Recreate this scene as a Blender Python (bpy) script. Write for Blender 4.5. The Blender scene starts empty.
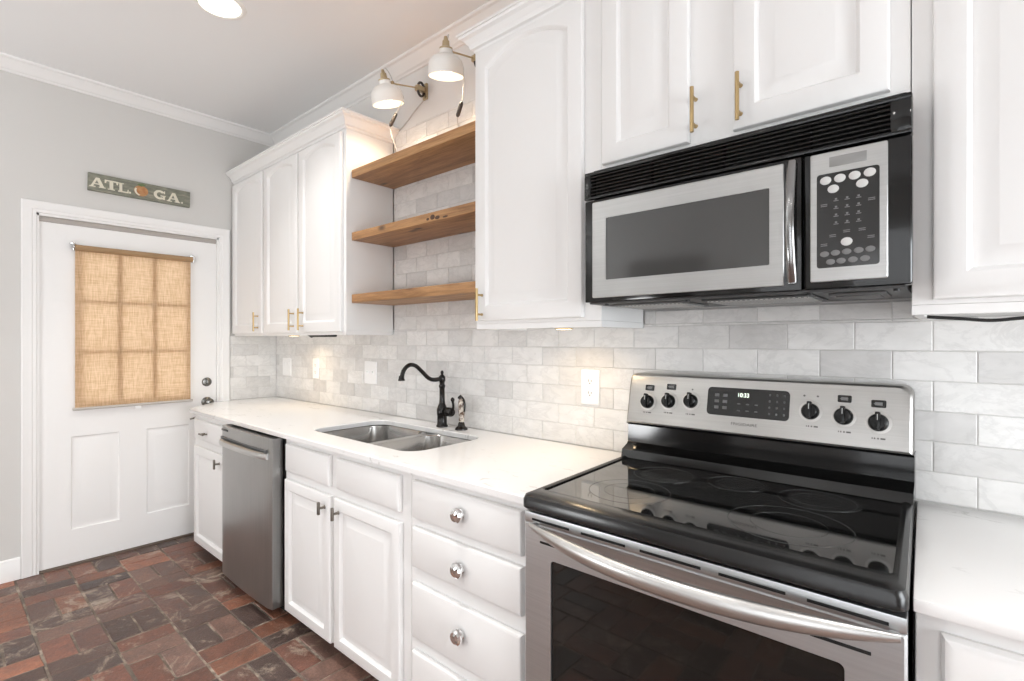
import bpy, bmesh, math, random
from mathutils import Vector, Matrix

random.seed(11)
S = bpy.context.scene
COL = S.collection
PI = math.pi

# ------------------------------------------------------------------ camera
cam_data = bpy.data.cameras.new('camera')
cam_data.sensor_fit = 'HORIZONTAL'
cam_data.sensor_width = 36.0
cam_data.lens = 17.845
cam_data.clip_start = 0.02
cam = bpy.data.objects.new('camera', cam_data)
COL.objects.link(cam)
cam.location = (3.683, -1.647, 1.243)
cam.rotation_euler = (PI / 2, 0, math.radians(41.05))
S.camera = cam

# ------------------------------------------------------------------ exposure, world, big lights
S.view_settings.view_transform = 'Standard'
S.view_settings.look = 'None'
S.view_settings.gamma = 1.0
S.view_settings.use_curve_mapping = False
S.view_settings.exposure = 0.08
S.cycles.use_denoising = True
S.cycles.max_bounces = 10
S.cycles.diffuse_bounces = 6
S.cycles.glossy_bounces = 5
S.cycles.transmission_bounces = 6
S.cycles.caustics_reflective = False
S.cycles.caustics_refractive = False
S.cycles.sample_clamp_indirect = 4.0

W = bpy.data.worlds.new('daylight')
S.world = W
W.use_nodes = True
wn = W.node_tree.nodes['Background']
wn.inputs[0].default_value = (0.95, 0.97, 1.0, 1)
wn.inputs[1].default_value = 2.6

CEIL = 2.688
RX, FY = 6.4, -3.9          # far right wall, wall behind the camera


def area(name, loc, rot, sx, sy, watts, col=(1, 1, 1), shape='RECTANGLE', spread=PI):
    L = bpy.data.lights.new(name, 'AREA')
    L.shape = shape
    L.size = sx
    if shape in ('RECTANGLE', 'ELLIPSE'):
        L.size_y = sy
    L.energy = watts
    L.color = col
    L.spread = spread
    o = bpy.data.objects.new(name, L)
    COL.objects.link(o)
    o.location = loc
    o.rotation_euler = rot
    return o


# daylight in the windows of the wall behind the camera and of the far right wall
area('window_daylight', (4.3, FY + 0.02, 1.0), (PI / 2, 0, 0), 2.6, 1.8, 4, (0.93, 0.97, 1.0))
area('window_daylight', (RX - 0.02, -1.15, 1.0), (math.radians(52), 0, PI / 2), 1.5, 1.8, 100, (0.91, 0.96, 1.0))

# unseen fill lamps added behind the camera, aimed up to brighten the ceiling
for gx, gy, watts in ((0.7, -3.3, 22), (2.6, -3.5, 6), (5.3, -3.2, 2)):
    area('torchiere_glow', (gx, gy, 1.75), (PI, 0, 0), 0.4, 0.4, watts, (0.93, 0.97, 1.0), 'DISK')

# unseen low fill lamp, added to brighten the door and base cabinets
L = bpy.data.lights.new('table_lamp_glow', 'POINT')
L.energy = 36
L.shadow_soft_size = 0.2
L.color = (0.97, 0.985, 1.0)
lo = bpy.data.objects.new('table_lamp_glow', L)
COL.objects.link(lo)
lo.location = (1.5, -2.8, 0.75)

# ------------------------------------------------------------------ materials
def new_mat(name):
    m = bpy.data.materials.new(name)
    m.use_nodes = True
    nt = m.node_tree
    return m, nt, nt.nodes['Principled BSDF']


def simple(name, col, rough=0.5, metal=0.0, coat=0.0, spec=0.5):
    m, nt, p = new_mat(name)
    p.inputs['Base Color'].default_value = (*col, 1)
    p.inputs['Roughness'].default_value = rough
    p.inputs['Metallic'].default_value = metal
    p.inputs['Coat Weight'].default_value = coat
    p.inputs['Specular IOR Level'].default_value = spec
    return m


def N(nt, t, **kw):
    n = nt.nodes.new(t)
    for k, v in kw.items():
        if isinstance(v, (int, float, str, bool)) and hasattr(n, k):
            setattr(n, k, v)
    return n


def tex_obj(nt, scale=(1, 1, 1), rot=(0, 0, 0)):
    tc = nt.nodes.new('ShaderNodeTexCoord')
    mp = nt.nodes.new('ShaderNodeMapping')
    mp.inputs['Scale'].default_value = scale
    mp.inputs['Rotation'].default_value = rot
    nt.links.new(tc.outputs['Object'], mp.inputs[0])
    return mp.outputs[0]


def noise(nt, vec, scale, detail=4, rough=0.55, dist=0.0):
    n = nt.nodes.new('ShaderNodeTexNoise')
    n.inputs['Scale'].default_value = scale
    n.inputs['Detail'].default_value = detail
    n.inputs['Roughness'].default_value = rough
    n.inputs['Distortion'].default_value = dist
    if vec is not None:
        nt.links.new(vec, n.inputs['Vector'])
    return n


def ramp(nt, fac, stops):
    r = nt.nodes.new('ShaderNodeValToRGB')
    e = r.color_ramp.elements
    while len(e) < len(stops):
        e.new(0.5)
    for i, (p, c) in enumerate(stops):
        e[i].position = p
        e[i].color = (*c, 1) if len(c) == 3 else c
    nt.links.new(fac, r.inputs[0])
    return r


def mixc(nt, fac, a, b, mode='MIX'):
    m = nt.nodes.new('ShaderNodeMix')
    m.data_type = 'RGBA'
    m.blend_type = mode
    for sock, v in ((m.inputs[0], fac), (m.inputs[6], a), (m.inputs[7], b)):
        if hasattr(v, 'links'):
            nt.links.new(v, sock)
        elif isinstance(v, (int, float)):
            sock.default_value = v
        else:
            sock.default_value = (*v, 1)
    return m.outputs[2]


def bump(nt, p, height, strength=0.2, dist=0.002):
    b = nt.nodes.new('ShaderNodeBump')
    b.inputs['Strength'].default_value = strength
    b.inputs['Distance'].default_value = dist
    nt.links.new(height, b.inputs['Height'])
    nt.links.new(b.outputs[0], p.inputs['Normal'])


M = {}
M['cabinet'] = simple('white_cabinet_paint', (0.84, 0.838, 0.83), 0.5)
M['trim'] = simple('white_trim_paint', (0.84, 0.835, 0.825), 0.42)
M['door_paint'] = simple('white_door_paint', (0.85, 0.845, 0.835), 0.45)
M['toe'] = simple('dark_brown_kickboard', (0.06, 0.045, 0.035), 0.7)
M['black_gloss'] = simple('black_gloss_plastic', (0.006, 0.006, 0.006), 0.09, spec=0.45)
M['black_satin'] = simple('black_satin_plastic', (0.012, 0.012, 0.012), 0.35)
M['black_enamel'] = simple('black_enamel', (0.008, 0.008, 0.008), 0.24)
M['black_matte'] = simple('black_matte', (0.004, 0.004, 0.004), 0.8)
M['dark_gray'] = simple('dark_gray_metal', (0.10, 0.10, 0.10), 0.5)
M['gray_sheet'] = simple('gray_sheet_metal', (0.05, 0.05, 0.05), 0.45, 0.3)
M['chrome'] = simple('polished_chrome', (0.86, 0.86, 0.86), 0.07, 1.0)
M['chrome_dark'] = simple('antique_nickel', (0.17, 0.165, 0.155), 0.25, 1.0)
M['pewter'] = simple('dark_pewter', (0.20, 0.18, 0.155), 0.38, 1.0)
M['brass'] = simple('brushed_brass', (0.50, 0.365, 0.185), 0.3, 1.0)
M['lamp_brass'] = simple('pale_brass', (0.52, 0.42, 0.27), 0.3, 1.0)
M['lamp_white'] = simple('lamp_white_enamel', (0.84, 0.83, 0.80), 0.3)
M['bronze'] = simple('oil_rubbed_bronze', (0.012, 0.010, 0.009), 0.22, 0.3)
M['cord'] = simple('black_cord', (0.015, 0.015, 0.015), 0.5)
M['cord_white'] = simple('clear_gray_cord', (0.62, 0.61, 0.59), 0.5)
M['cord_dark'] = simple('charcoal_inline_switch', (0.045, 0.04, 0.038), 0.45)
M['plastic_white'] = simple('white_plastic', (0.90, 0.90, 0.895), 0.35)
M['slot_dark'] = simple('socket_slot', (0.05, 0.045, 0.04), 0.6)
M['knob_black'] = simple('knob_black', (0.007, 0.007, 0.007), 0.25, spec=0.3)
M['text_light'] = simple('printed_light_gray', (0.55, 0.55, 0.54), 0.5)
M['text_dark'] = simple('printed_dark_gray', (0.10, 0.095, 0.09), 0.5)
M['key_gray'] = simple('keypad_light_keys', (0.62, 0.62, 0.61), 0.4)
M['key_mid'] = simple('keypad_gray_keys', (0.17, 0.17, 0.17), 0.4)
M['key_dim'] = simple('touch_key_print', (0.13, 0.13, 0.13), 0.4)
M['zone'] = simple('burner_zone_print', (0.020, 0.020, 0.020), 0.14)
M['zone'].node_tree.nodes['Principled BSDF'].inputs['IOR'].default_value = 2.0
M['keypad'] = simple('keypad_membrane', (0.022, 0.022, 0.022), 0.10)
M['lcd'] = simple('unlit_display', (0.26, 0.26, 0.255), 0.25)
M['panel_black'] = simple('oven_display_glass', (0.012, 0.012, 0.012), 0.12)
M['ring'] = simple('burner_ring_print', (0.075, 0.075, 0.075), 0.12)
M['letter'] = simple('cream_letter_paint', (0.72, 0.68, 0.56), 0.7)
M['leaf'] = simple('leaf_paint', (0.12, 0.17, 0.07), 0.7)


def emit(name, col, s):
    m, nt, p = new_mat(name)
    p.inputs['Base Color'].default_value = (*col, 1)
    p.inputs['Emission Color'].default_value = (*col, 1)
    p.inputs['Emission Strength'].default_value = s
    return m


M['can_glow'] = emit('downlight_lens', (1.0, 0.93, 0.80), 5.0)
M['bulb'] = emit('warm_bulb', (1.0, 0.88, 0.66), 5.0)
M['puck'] = emit('puck_lens', (1.0, 0.78, 0.48), 6.0)
M['clock'] = emit('clock_digits', (0.85, 0.95, 0.80), 1.6)


def make_wall_paint(name, col):
    m, nt, p = new_mat(name)
    v = tex_obj(nt)
    n = noise(nt, v, 260, 3)
    p.inputs['Base Color'].default_value = (*col, 1)
    p.inputs['Roughness'].default_value = 0.75
    bump(nt, p, n.outputs['Fac'], 0.08, 0.001)
    return m


M['wall'] = make_wall_paint('light_gray_wall_paint', (0.63, 0.62, 0.60))
M['wall_white'] = make_wall_paint('pale_wall_paint', (0.74, 0.73, 0.715))
M['ceiling'] = make_wall_paint('ceiling_paint', (0.82, 0.825, 0.825))


def make_quartz():
    m, nt, p = new_mat('white_quartz')
    v = tex_obj(nt, (1, 2.2, 1), (0, 0, 0.25))
    n1 = noise(nt, v, 9, 8, 0.65, 1.2)
    n2 = noise(nt, v, 3.2, 3)
    r1 = ramp(nt, n1.outputs['Fac'], [(0.0, (0.90, 0.90, 0.895)), (0.59, (0.90, 0.90, 0.895)), (0.625, (0.62, 0.615, 0.60)), (0.66, (0.90, 0.90, 0.895))])
    r2 = ramp(nt, n2.outputs['Fac'], [(0.45, (0, 0, 0)), (0.62, (1, 1, 1))])
    c = mixc(nt, r2.outputs[0], (0.90, 0.90, 0.895), r1.outputs[0])
    nt.links.new(c, p.inputs['Base Color'])
    p.inputs['Roughness'].default_value = 0.16
    return m


M['quartz'] = make_quartz()


def make_marble():
    m, nt, p = new_mat('marble_subway_tile')
    at = nt.nodes.new('ShaderNodeAttribute')
    at.attribute_name = 'tint'
    sep = nt.nodes.new('ShaderNodeSeparateColor')
    nt.links.new(at.outputs['Color'], sep.inputs[0])
    tc = nt.nodes.new('ShaderNodeTexCoord')
    off = nt.nodes.new('ShaderNodeVectorMath')
    off.operation = 'MULTIPLY_ADD'
    nt.links.new(at.outputs['Color'], off.inputs[0])
    off.inputs[1].default_value = (0, 37, 61)
    nt.links.new(tc.outputs['Object'], off.inputs[2])
    rot = nt.nodes.new('ShaderNodeMapping')
    rot.inputs['Rotation'].default_value = (0.3, 0.6, 0.2)
    rot.inputs['Scale'].default_value = (1, 1, 1.7)
    nt.links.new(off.outputs[0], rot.inputs[0])
    n1 = noise(nt, rot.outputs[0], 8, 7, 0.66, 0.6)
    n2 = noise(nt, rot.outputs[0], 12, 6, 0.6, 0.4)
    vein = ramp(nt, n1.outputs['Fac'], [(0.0, (0, 0, 0)), (0.445, (0, 0, 0)), (0.495, (1, 1, 1)), (0.545, (0, 0, 0))])
    cloud = ramp(nt, n2.outputs['Fac'], [(0.3, (0.88, 0.88, 0.875)), (0.7, (1.0, 1.0, 1.0))])
    base = ramp(nt, sep.outputs[0], [(0.0, (0.66, 0.65, 0.64)), (0.16, (0.76, 0.752, 0.74)), (0.5, (0.82, 0.813, 0.80)), (1.0, (0.86, 0.853, 0.84))])
    c = mixc(nt, 1.0, base.outputs[0], cloud.outputs[0], 'MULTIPLY')
    vf = nt.nodes.new('ShaderNodeMath')
    vf.operation = 'MULTIPLY'
    nt.links.new(vein.outputs[0], vf.inputs[0])
    vf.inputs[1].default_value = 0.17
    c2 = mixc(nt, vf.outputs[0], c, (0.36, 0.355, 0.35))
    nt.links.new(c2, p.inputs['Base Color'])
    p.inputs['Roughness'].default_value = 0.28
    return m


M['marble'] = make_marble()
M['grout'] = simple('pale_grout', (0.64, 0.63, 0.615), 0.85)


def make_brick():
    m, nt, p = new_mat('old_brick_paver')
    at = nt.nodes.new('ShaderNodeAttribute')
    at.attribute_name = 'tint'
    v = tex_obj(nt)
    big = noise(nt, v, 1.6, 4, 0.6)
    mid = noise(nt, v, 14, 6, 0.65, 0.5)
    fine = noise(nt, v, 95, 5, 0.7)
    dark = ramp(nt, mid.outputs['Fac'], [(0.30, (0.42, 0.40, 0.40)), (0.62, (1, 1, 1))])
    c = mixc(nt, 0.85, at.outputs['Color'], dark.outputs[0], 'MULTIPLY')
    speck = ramp(nt, fine.outputs['Fac'], [(0.35, (0.62, 0.62, 0.62)), (0.62, (1.08, 1.06, 1.05))])
    c = mixc(nt, 0.7, c, speck.outputs[0], 'MULTIPLY')
    # lime smears with a shape of their own
    sm = noise(nt, v, 5.5, 9, 0.78, 0.9)
    smf = ramp(nt, sm.outputs['Fac'], [(0.545, (0, 0, 0)), (0.635, (0.72, 0.72, 0.72))])
    c = mixc(nt, smf.outputs[0], c, (0.45, 0.36, 0.28))
    gr = ramp(nt, big.outputs['Fac'], [(0.5, (0, 0, 0)), (0.72, (0.34, 0.34, 0.34))])
    c = mixc(nt, gr.outputs[0], c, (0.095, 0.075, 0.062))
    nt.links.new(c, p.inputs['Base Color'])
    rr = ramp(nt, mid.outputs['Fac'], [(0.3, (0.30, 0.30, 0.30)), (0.7, (0.58, 0.58, 0.58))])
    nt.links.new(rr.outputs[0], p.inputs['Roughness'])
    ad = nt.nodes.new('ShaderNodeMath')
    ad.operation = 'ADD'
    nt.links.new(mid.outputs['Fac'], ad.inputs[0])
    nt.links.new(fine.outputs['Fac'], ad.inputs[1])
    bump(nt, p, ad.outputs[0], 0.55, 0.004)
    return m


M['brick'] = make_brick()


def make_mortar():
    m, nt, p = new_mat('sandy_mortar')
    v = tex_obj(nt)
    n = noise(nt, v, 9, 6, 0.7)
    r = ramp(nt, n.outputs['Fac'], [(0.3, (0.085, 0.068, 0.055)), (0.5, (0.17, 0.135, 0.108)), (0.66, (0.42, 0.35, 0.28))])
    nt.links.new(r.outputs[0], p.inputs['Base Color'])
    p.inputs['Roughness'].default_value = 0.9
    return m


M['mortar'] = make_mortar()


def make_steel(name, col, rough, axis, metal=1.0):
    m, nt, p = new_mat(name)
    sc = [1, 1, 1]
    sc = [140, 140, 140]
    sc[axis] = 1.6
    v = tex_obj(nt, tuple(sc))
    n = noise(nt, v, 2.0, 3, 0.6)
    v2 = tex_obj(nt)
    n2 = noise(nt, v2, 4.5, 3, 0.5)
    r = ramp(nt, n.outputs['Fac'], [(0.3, tuple(c * 0.90 for c in col)), (0.7, col)])
    r2 = ramp(nt, n2.outputs['Fac'], [(0.3, (0.92, 0.92, 0.92)), (0.7, (1, 1, 1))])
    nt.links.new(mixc(nt, 1.0, r.outputs[0], r2.outputs[0], 'MULTIPLY'), p.inputs['Base Color'])
    p.inputs['Metallic'].default_value = metal
    p.inputs['Roughness'].default_value = rough
    bump(nt, p, n.outputs['Fac'], 0.05, 0.0005)
    return m


M['steel'] = make_steel('brushed_stainless_steel', (0.585, 0.605, 0.615), 0.38, 0)
M['steel_v'] = make_steel('dishwasher_stainless_steel', (0.46, 0.455, 0.445), 0.34, 2)
M['steel_mw'] = make_steel('bright_stainless_trim', (0.47, 0.468, 0.462), 0.36, 0)
M['steel_panel'] = make_steel('stainless_backguard', (0.46, 0.45, 0.435), 0.36, 0)
M['steel_sink'] = make_steel('sink_stainless_steel', (0.52, 0.51, 0.495), 0.24, 0)
M['steel_handle'] = make_steel('satin_steel_handle', (0.64, 0.635, 0.62), 0.36, 0)


def make_wood(name='oiled_oak_plank'):
    m, nt, p = new_mat(name)
    at = nt.nodes.new('ShaderNodeAttribute')
    at.attribute_name = 'tint'
    tc = nt.nodes.new('ShaderNodeTexCoord')
    off = nt.nodes.new('ShaderNodeVectorMath')
    off.operation = 'ADD'
    nt.links.new(tc.outputs['Object'], off.inputs[0])
    nt.links.new(at.outputs['Color'], off.inputs[1])
    mp = nt.nodes.new('ShaderNodeMapping')
    mp.inputs['Scale'].default_value = (0.9, 9, 9)
    nt.links.new(off.outputs[0], mp.inputs[0])
    n1 = noise(nt, mp.outputs[0], 3.2, 6, 0.65, 0.9)
    mp2 = nt.nodes.new('ShaderNodeMapping')
    mp2.inputs['Scale'].default_value = (3, 60, 60)
    nt.links.new(off.outputs[0], mp2.inputs[0])
    n2 = noise(nt, mp2.outputs[0], 2.5, 4, 0.6)
    r = ramp(nt, n1.outputs['Fac'], [(0.22, (0.17, 0.078, 0.028)), (0.45, (0.40, 0.205, 0.082)), (0.62, (0.52, 0.285, 0.12)), (0.8, (0.34, 0.165, 0.065))])
    r2 = ramp(nt, n2.outputs['Fac'], [(0.35, (0.72, 0.70, 0.68)), (0.62, (1, 1, 1))])
    c = mixc(nt, 1.0, r.outputs[0], r2.outputs[0], 'MULTIPLY')
    vo = nt.nodes.new('ShaderNodeTexVoronoi')
    vo.inputs['Scale'].default_value = 1.0
    mp3 = nt.nodes.new('ShaderNodeMapping')
    mp3.inputs['Scale'].default_value = (4.2, 9.5, 9.5)
    nt.links.new(off.outputs[0], mp3.inputs[0])
    nt.links.new(mp3.outputs[0], vo.inputs['Vector'])
    k = ramp(nt, vo.outputs['Distance'], [(0.06, (1, 1, 1)), (0.17, (0, 0, 0))])
    c = mixc(nt, k.outputs[0], c, (0.05, 0.022, 0.010))
    nt.links.new(c, p.inputs['Base Color'])
    p.inputs['Roughness'].default_value = 0.48
    bump(nt, p, n1.outputs['Fac'], 0.15, 0.003)
    return m


M['wood'] = make_wood()


def make_blind():
    m, nt, p = new_mat('woven_linen_shade')
    out = nt.nodes['Material Output']
    v = tex_obj(nt, (1, 1, 1))
    vv = tex_obj(nt, (30, 12, 380))
    hh = tex_obj(nt, (30, 300, 16))
    a = noise(nt, vv, 1.0, 3, 0.6)
    b = noise(nt, hh, 1.0, 2, 0.6)
    ad = nt.nodes.new('ShaderNodeMath')
    ad.operation = 'ADD'
    nt.links.new(a.outputs['Fac'], ad.inputs[0])
    nt.links.new(b.outputs['Fac'], ad.inputs[1])
    r = ramp(nt, ad.outputs[0], [(0.35, (0.52, 0.34, 0.19)), (0.62, (0.74, 0.54, 0.36))])
    r.color_ramp.elements[0].position = 0.38
    r.color_ramp.elements[1].position = 0.60
    hf = nt.nodes.new('ShaderNodeMath')
    hf.operation = 'MULTIPLY'
    hf.inputs[1].default_value = 0.5
    nt.links.new(ad.outputs[0], hf.inputs[0])
    nt.links.new(hf.outputs[0], r.inputs[0])
    d = nt.nodes.new('ShaderNodeBsdfDiffuse')
    t = nt.nodes.new('ShaderNodeBsdfTranslucent')
    nt.links.new(r.outputs[0], d.inputs[0])
    nt.links.new(r.outputs[0], t.inputs[0])
    mx = nt.nodes.new('ShaderNodeMixShader')
    mx.inputs[0].default_value = 0.36
    nt.links.new(d.outputs[0], mx.inputs[1])
    nt.links.new(t.outputs[0], mx.inputs[2])
    nt.links.new(mx.outputs[0], out.inputs['Surface'])
    return m


M['blind'] = make_blind()
M['blind_roll'] = simple('rolled_linen', (0.36, 0.23, 0.12), 0.8)


def make_glass():
    m, nt, p = new_mat('window_glass')
    out = nt.nodes['Material Output']
    t = nt.nodes.new('ShaderNodeBsdfTransparent')
    g = nt.nodes.new('ShaderNodeBsdfGlossy')
    g.inputs['Roughness'].default_value = 0.02
    mx = nt.nodes.new('ShaderNodeMixShader')
    mx.inputs[0].default_value = 0.07
    nt.links.new(t.outputs[0], mx.inputs[1])
    nt.links.new(g.outputs[0], mx.inputs[2])
    nt.links.new(mx.outputs[0], out.inputs['Surface'])
    return m


M['glass'] = make_glass()
M['oven_glass'] = simple('oven_door_glass', (0.010, 0.009, 0.008), 0.035, spec=0.42)
M['mw_glass'] = simple('microwave_window_glass', (0.055, 0.055, 0.054), 0.10, spec=0.6)
M['ceramic_glass'] = simple('ceramic_cooktop_glass', (0.006, 0.006, 0.006), 0.045)
M['ceramic_glass'].node_tree.nodes['Principled BSDF'].inputs['IOR'].default_value = 2.5


def make_sign():
    m, nt, p = new_mat('weathered_green_board')
    v = tex_obj(nt, (1, 3, 16))
    n = noise(nt, v, 5, 6, 0.7)
    r = ramp(nt, n.outputs['Fac'], [(0.3, (0.13, 0.13, 0.105)), (0.5, (0.205, 0.210, 0.165)), (0.72, (0.34, 0.32, 0.26))])
    nt.links.new(r.outputs[0], p.inputs['Base Color'])
    p.inputs['Roughness'].default_value = 0.85
    return m


M['sign'] = make_sign()


def make_peach():
    m, nt, p = new_mat('peach_paint')
    v = tex_obj(nt)
    n = noise(nt, v, 40, 4)
    r = ramp(nt, n.outputs['Fac'], [(0.35, (0.40, 0.17, 0.06)), (0.65, (0.52, 0.28, 0.13))])
    nt.links.new(r.outputs[0], p.inputs['Base Color'])
    p.inputs['Roughness'].default_value = 0.7
    return m


M['peach'] = make_peach()


def make_porcelain():
    m, nt, p = new_mat('mottled_porcelain_grip')
    v = tex_obj(nt)
    n = noise(nt, v, 60, 3, 0.6, 0.6)
    r = ramp(nt, n.outputs['Fac'], [(0.44, (0.12, 0.07, 0.045)), (0.54, (0.66, 0.60, 0.53))])
    nt.links.new(r.outputs[0], p.inputs['Base Color'])
    p.inputs['Roughness'].default_value = 0.2
    return m


M['porcelain'] = make_porcelain()


def make_grille():
    m, nt, p = new_mat('perforated_lamp_lens')
    v = tex_obj(nt, (170, 170, 170))
    ch = nt.nodes.new('ShaderNodeTexChecker')
    ch.inputs['Scale'].default_value = 1.0
    ch.inputs[1].default_value = (0.50, 0.50, 0.49, 1)
    ch.inputs[2].default_value = (0.15, 0.15, 0.148, 1)
    nt.links.new(v, ch.inputs['Vector'])
    nt.links.new(ch.outputs[0], p.inputs['Base Color'])
    p.inputs['Roughness'].default_value = 0.35
    return m


M['mesh_lens'] = make_grille()

# ------------------------------------------------------------------ mesh building
ORG = {}


class MB:
    """Collects shapes in world coordinates; build() links them as ONE mesh object."""

    def __init__(self, mat=None):
        self.v, self.f, self.c = [], [], []
        self.M = mat or Matrix.Identity(4)
        self.col = (0.5, 0.5, 0.5)
        self.flip = False

    def add(self, verts, faces):
        o = len(self.v)
        self.v += [self.M @ Vector(p) for p in verts]
        for f in faces:
            self.f.append(tuple(o + i for i in f))
            self.c.append(self.col)

    def bm_add(self, bm):
        bm.verts.index_update()
        self.add([v.co.copy() for v in bm.verts], [[v.index for v in f.verts] for f in bm.faces])
        bm.free()

    def box(self, x0, x1, y0, y1, z0, z1, b=0.0, seg=2):
        bm = bmesh.new()
        vs = [bm.verts.new((x, y, z)) for z in (z0, z1) for y in (y0, y1) for x in (x0, x1)]
        for q in ((0, 2, 3, 1), (4, 5, 7, 6), (0, 1, 5, 4), (1, 3, 7, 5), (3, 2, 6, 7), (2, 0, 4, 6)):
            bm.faces.new([vs[i] for i in q])
        if b > 0:
            b = min(b, 0.49 * min(abs(x1 - x0), abs(y1 - y0), abs(z1 - z0)))
            bmesh.ops.bevel(bm, geom=bm.edges[:], offset=b, segments=seg, profile=0.6, affect='EDGES')
        self.bm_add(bm)

    def prism(self, poly, axis, a0, a1, b=0.0, seg=2):
        """poly: 2D points in the plane of the two other axes (in x,y,z order)."""
        bm = bmesh.new()

        def P(p, a):
            q = list(p)
            q.insert(axis, a)
            return q
        lo = [bm.verts.new(P(p, a0)) for p in poly]
        hi = [bm.verts.new(P(p, a1)) for p in poly]
        n = len(poly)
        bm.faces.new(lo)
        bm.faces.new(hi[::-1])
        for i in range(n):
            j = (i + 1) % n
            bm.faces.new((lo[j], lo[i], hi[i], hi[j]))
        bmesh.ops.recalc_face_normals(bm, faces=bm.faces[:])
        if b > 0:
            bmesh.ops.bevel(bm, geom=bm.edges[:], offset=b, segments=seg, profile=0.6, affect='EDGES')
        self.bm_add(bm)

    def loft(self, loops, cap0=True, cap1=True, closed=True):
        n = len(loops[0])
        vs, fs = [], []
        for L in loops:
            vs += list(L)
        for k in range(len(loops) - 1):
            for i in range(n if closed else n - 1):
                j = (i + 1) % n
                fs.append((k * n + i, k * n + j, (k + 1) * n + j, (k + 1) * n + i))
        if cap0:
            fs.append(tuple(range(n))[::-1])
        if cap1:
            fs.append(tuple(range((len(loops) - 1) * n, len(loops) * n)))
        self.add(vs, fs)

    def lathe(self, prof, org, ax=(0, 0, 1), n=24, cap=True):
        ax = Vector(ax).normalized()
        t = Vector((1, 0, 0)) if abs(ax.x) < 0.9 else Vector((0, 1, 0))
        u = ax.cross(t).normalized()
        w = ax.cross(u)
        org = Vector(org)
        loops = []
        for r, h in prof:
            loops.append([org + ax * h + (u * math.cos(2 * PI * i / n) + w * math.sin(2 * PI * i / n)) * max(r, 1e-5) for i in range(n)])
        self.loft(loops, cap, cap)

    def tube(self, pts, r, n=10, cap=True):
        pts = [Vector(p) for p in pts]
        rs = r if isinstance(r, (list, tuple)) else [r] * len(pts)
        up = None
        loops = []
        for i, p in enumerate(pts):
            d = (pts[min(i + 1, len(pts) - 1)] - pts[max(i - 1, 0)]).normalized()
            if up is None:
                t = Vector((0, 0, 1)) if abs(d.z) < 0.9 else Vector((1, 0, 0))
                up = (t - d * t.dot(d)).normalized()
            else:
                up = (up - d * up.dot(d)).normalized()
            s = d.cross(up)
            loops.append([p + (up * math.cos(2 * PI * k / n) + s * math.sin(2 * PI * k / n)) * rs[i] for k in range(n)])
        self.loft(loops, cap, cap)

    def build(self, name, mat, parent=None, smooth=0.6):
        me = bpy.data.meshes.new(name)
        org = Vector((0, 0, 0))
        if parent is not None:
            org = ORG.get(parent.name, org)
        me.from_pydata([tuple(p - org) for p in self.v], [], self.f)
        bm = bmesh.new()
        bm.from_mesh(me)
        # every shape added is closed or a simple sheet: make the shells face outwards
        bmesh.ops.recalc_face_normals(bm, faces=bm.faces[:])
        bm.to_mesh(me)
        bm.free()
        ca = me.color_attributes.new('tint', 'FLOAT_COLOR', 'CORNER')
        k = 0
        for poly in me.polygons:
            c = self.c[poly.index]
            for _ in poly.loop_indices:
                ca.data[k].color = (*c, 1)
                k += 1
        me.materials.append(mat)
        me.shade_smooth()
        me.set_sharp_from_angle(angle=smooth)
        o = bpy.data.objects.new(name, me)
        COL.objects.link(o)
        if parent is not None:
            o.parent = parent
        ORG[o.name] = org
        return o


def thing(name, label, cat, loc, group=None):
    o = bpy.data.objects.new(name, None)
    o.empty_display_size = 0.1
    COL.objects.link(o)
    o.location = loc
    o['label'] = label
    o['category'] = cat
    if group:
        o['group'] = group
    ORG[o.name] = Vector(loc)
    return o


def tag(o, label, cat, group=None):
    o['label'] = label
    o['category'] = cat
    if group:
        o['group'] = group
    return o


def struct(o, label=None, cat=None):
    o['kind'] = 'structure'
    if label:
        o['label'] = label
        o['category'] = cat or o.name.split('_')[0]
    return o


def curve_pts(ctrl, n=8):
    """Catmull-Rom through the control points."""
    P = [Vector(c) for c in ctrl]
    P = [P[0] * 2 - P[1]] + P + [P[-1] * 2 - P[-2]]
    out = []
    for i in range(1, len(P) - 2):
        a, b, c, d = P[i - 1], P[i], P[i + 1], P[i + 2]
        for k in range(n):
            t = k / n
            out.append(0.5 * ((2 * b) + (c - a) * t + (2 * a - 5 * b + 4 * c - d) * t * t + (3 * b - a - 3 * c + d) * t ** 3))
    out.append(P[-2])
    return out


def rrect(x0, x1, z0, z1, r, n=5):
    pts = []
    for cx, cz, a0 in ((x0 + r, z0 + r, PI), (x1 - r, z0 + r, 1.5 * PI), (x1 - r, z1 - r, 0), (x0 + r, z1 - r, 0.5 * PI)):
        for k in range(n + 1):
            a = a0 + 0.5 * PI * k / n
            pts.append((cx + r * math.cos(a), cz + r * math.sin(a)))
    return pts


def outline(x0, x1, z0, z1, ins, top, rise, n=14):
    """Rectangle whose upper edge may be an arch; same point count for any inset."""
    a, b, c, d = x0 + ins, x1 - ins, z0 + ins, z1 - top
    pts = [(a, c), (b, c)]
    for k in range(n + 1):
        t = k / n
        x = b + (a - b) * t
        s = 2 * t - 1
        pts.append((x, d - rise * s * s))
    return pts


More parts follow.
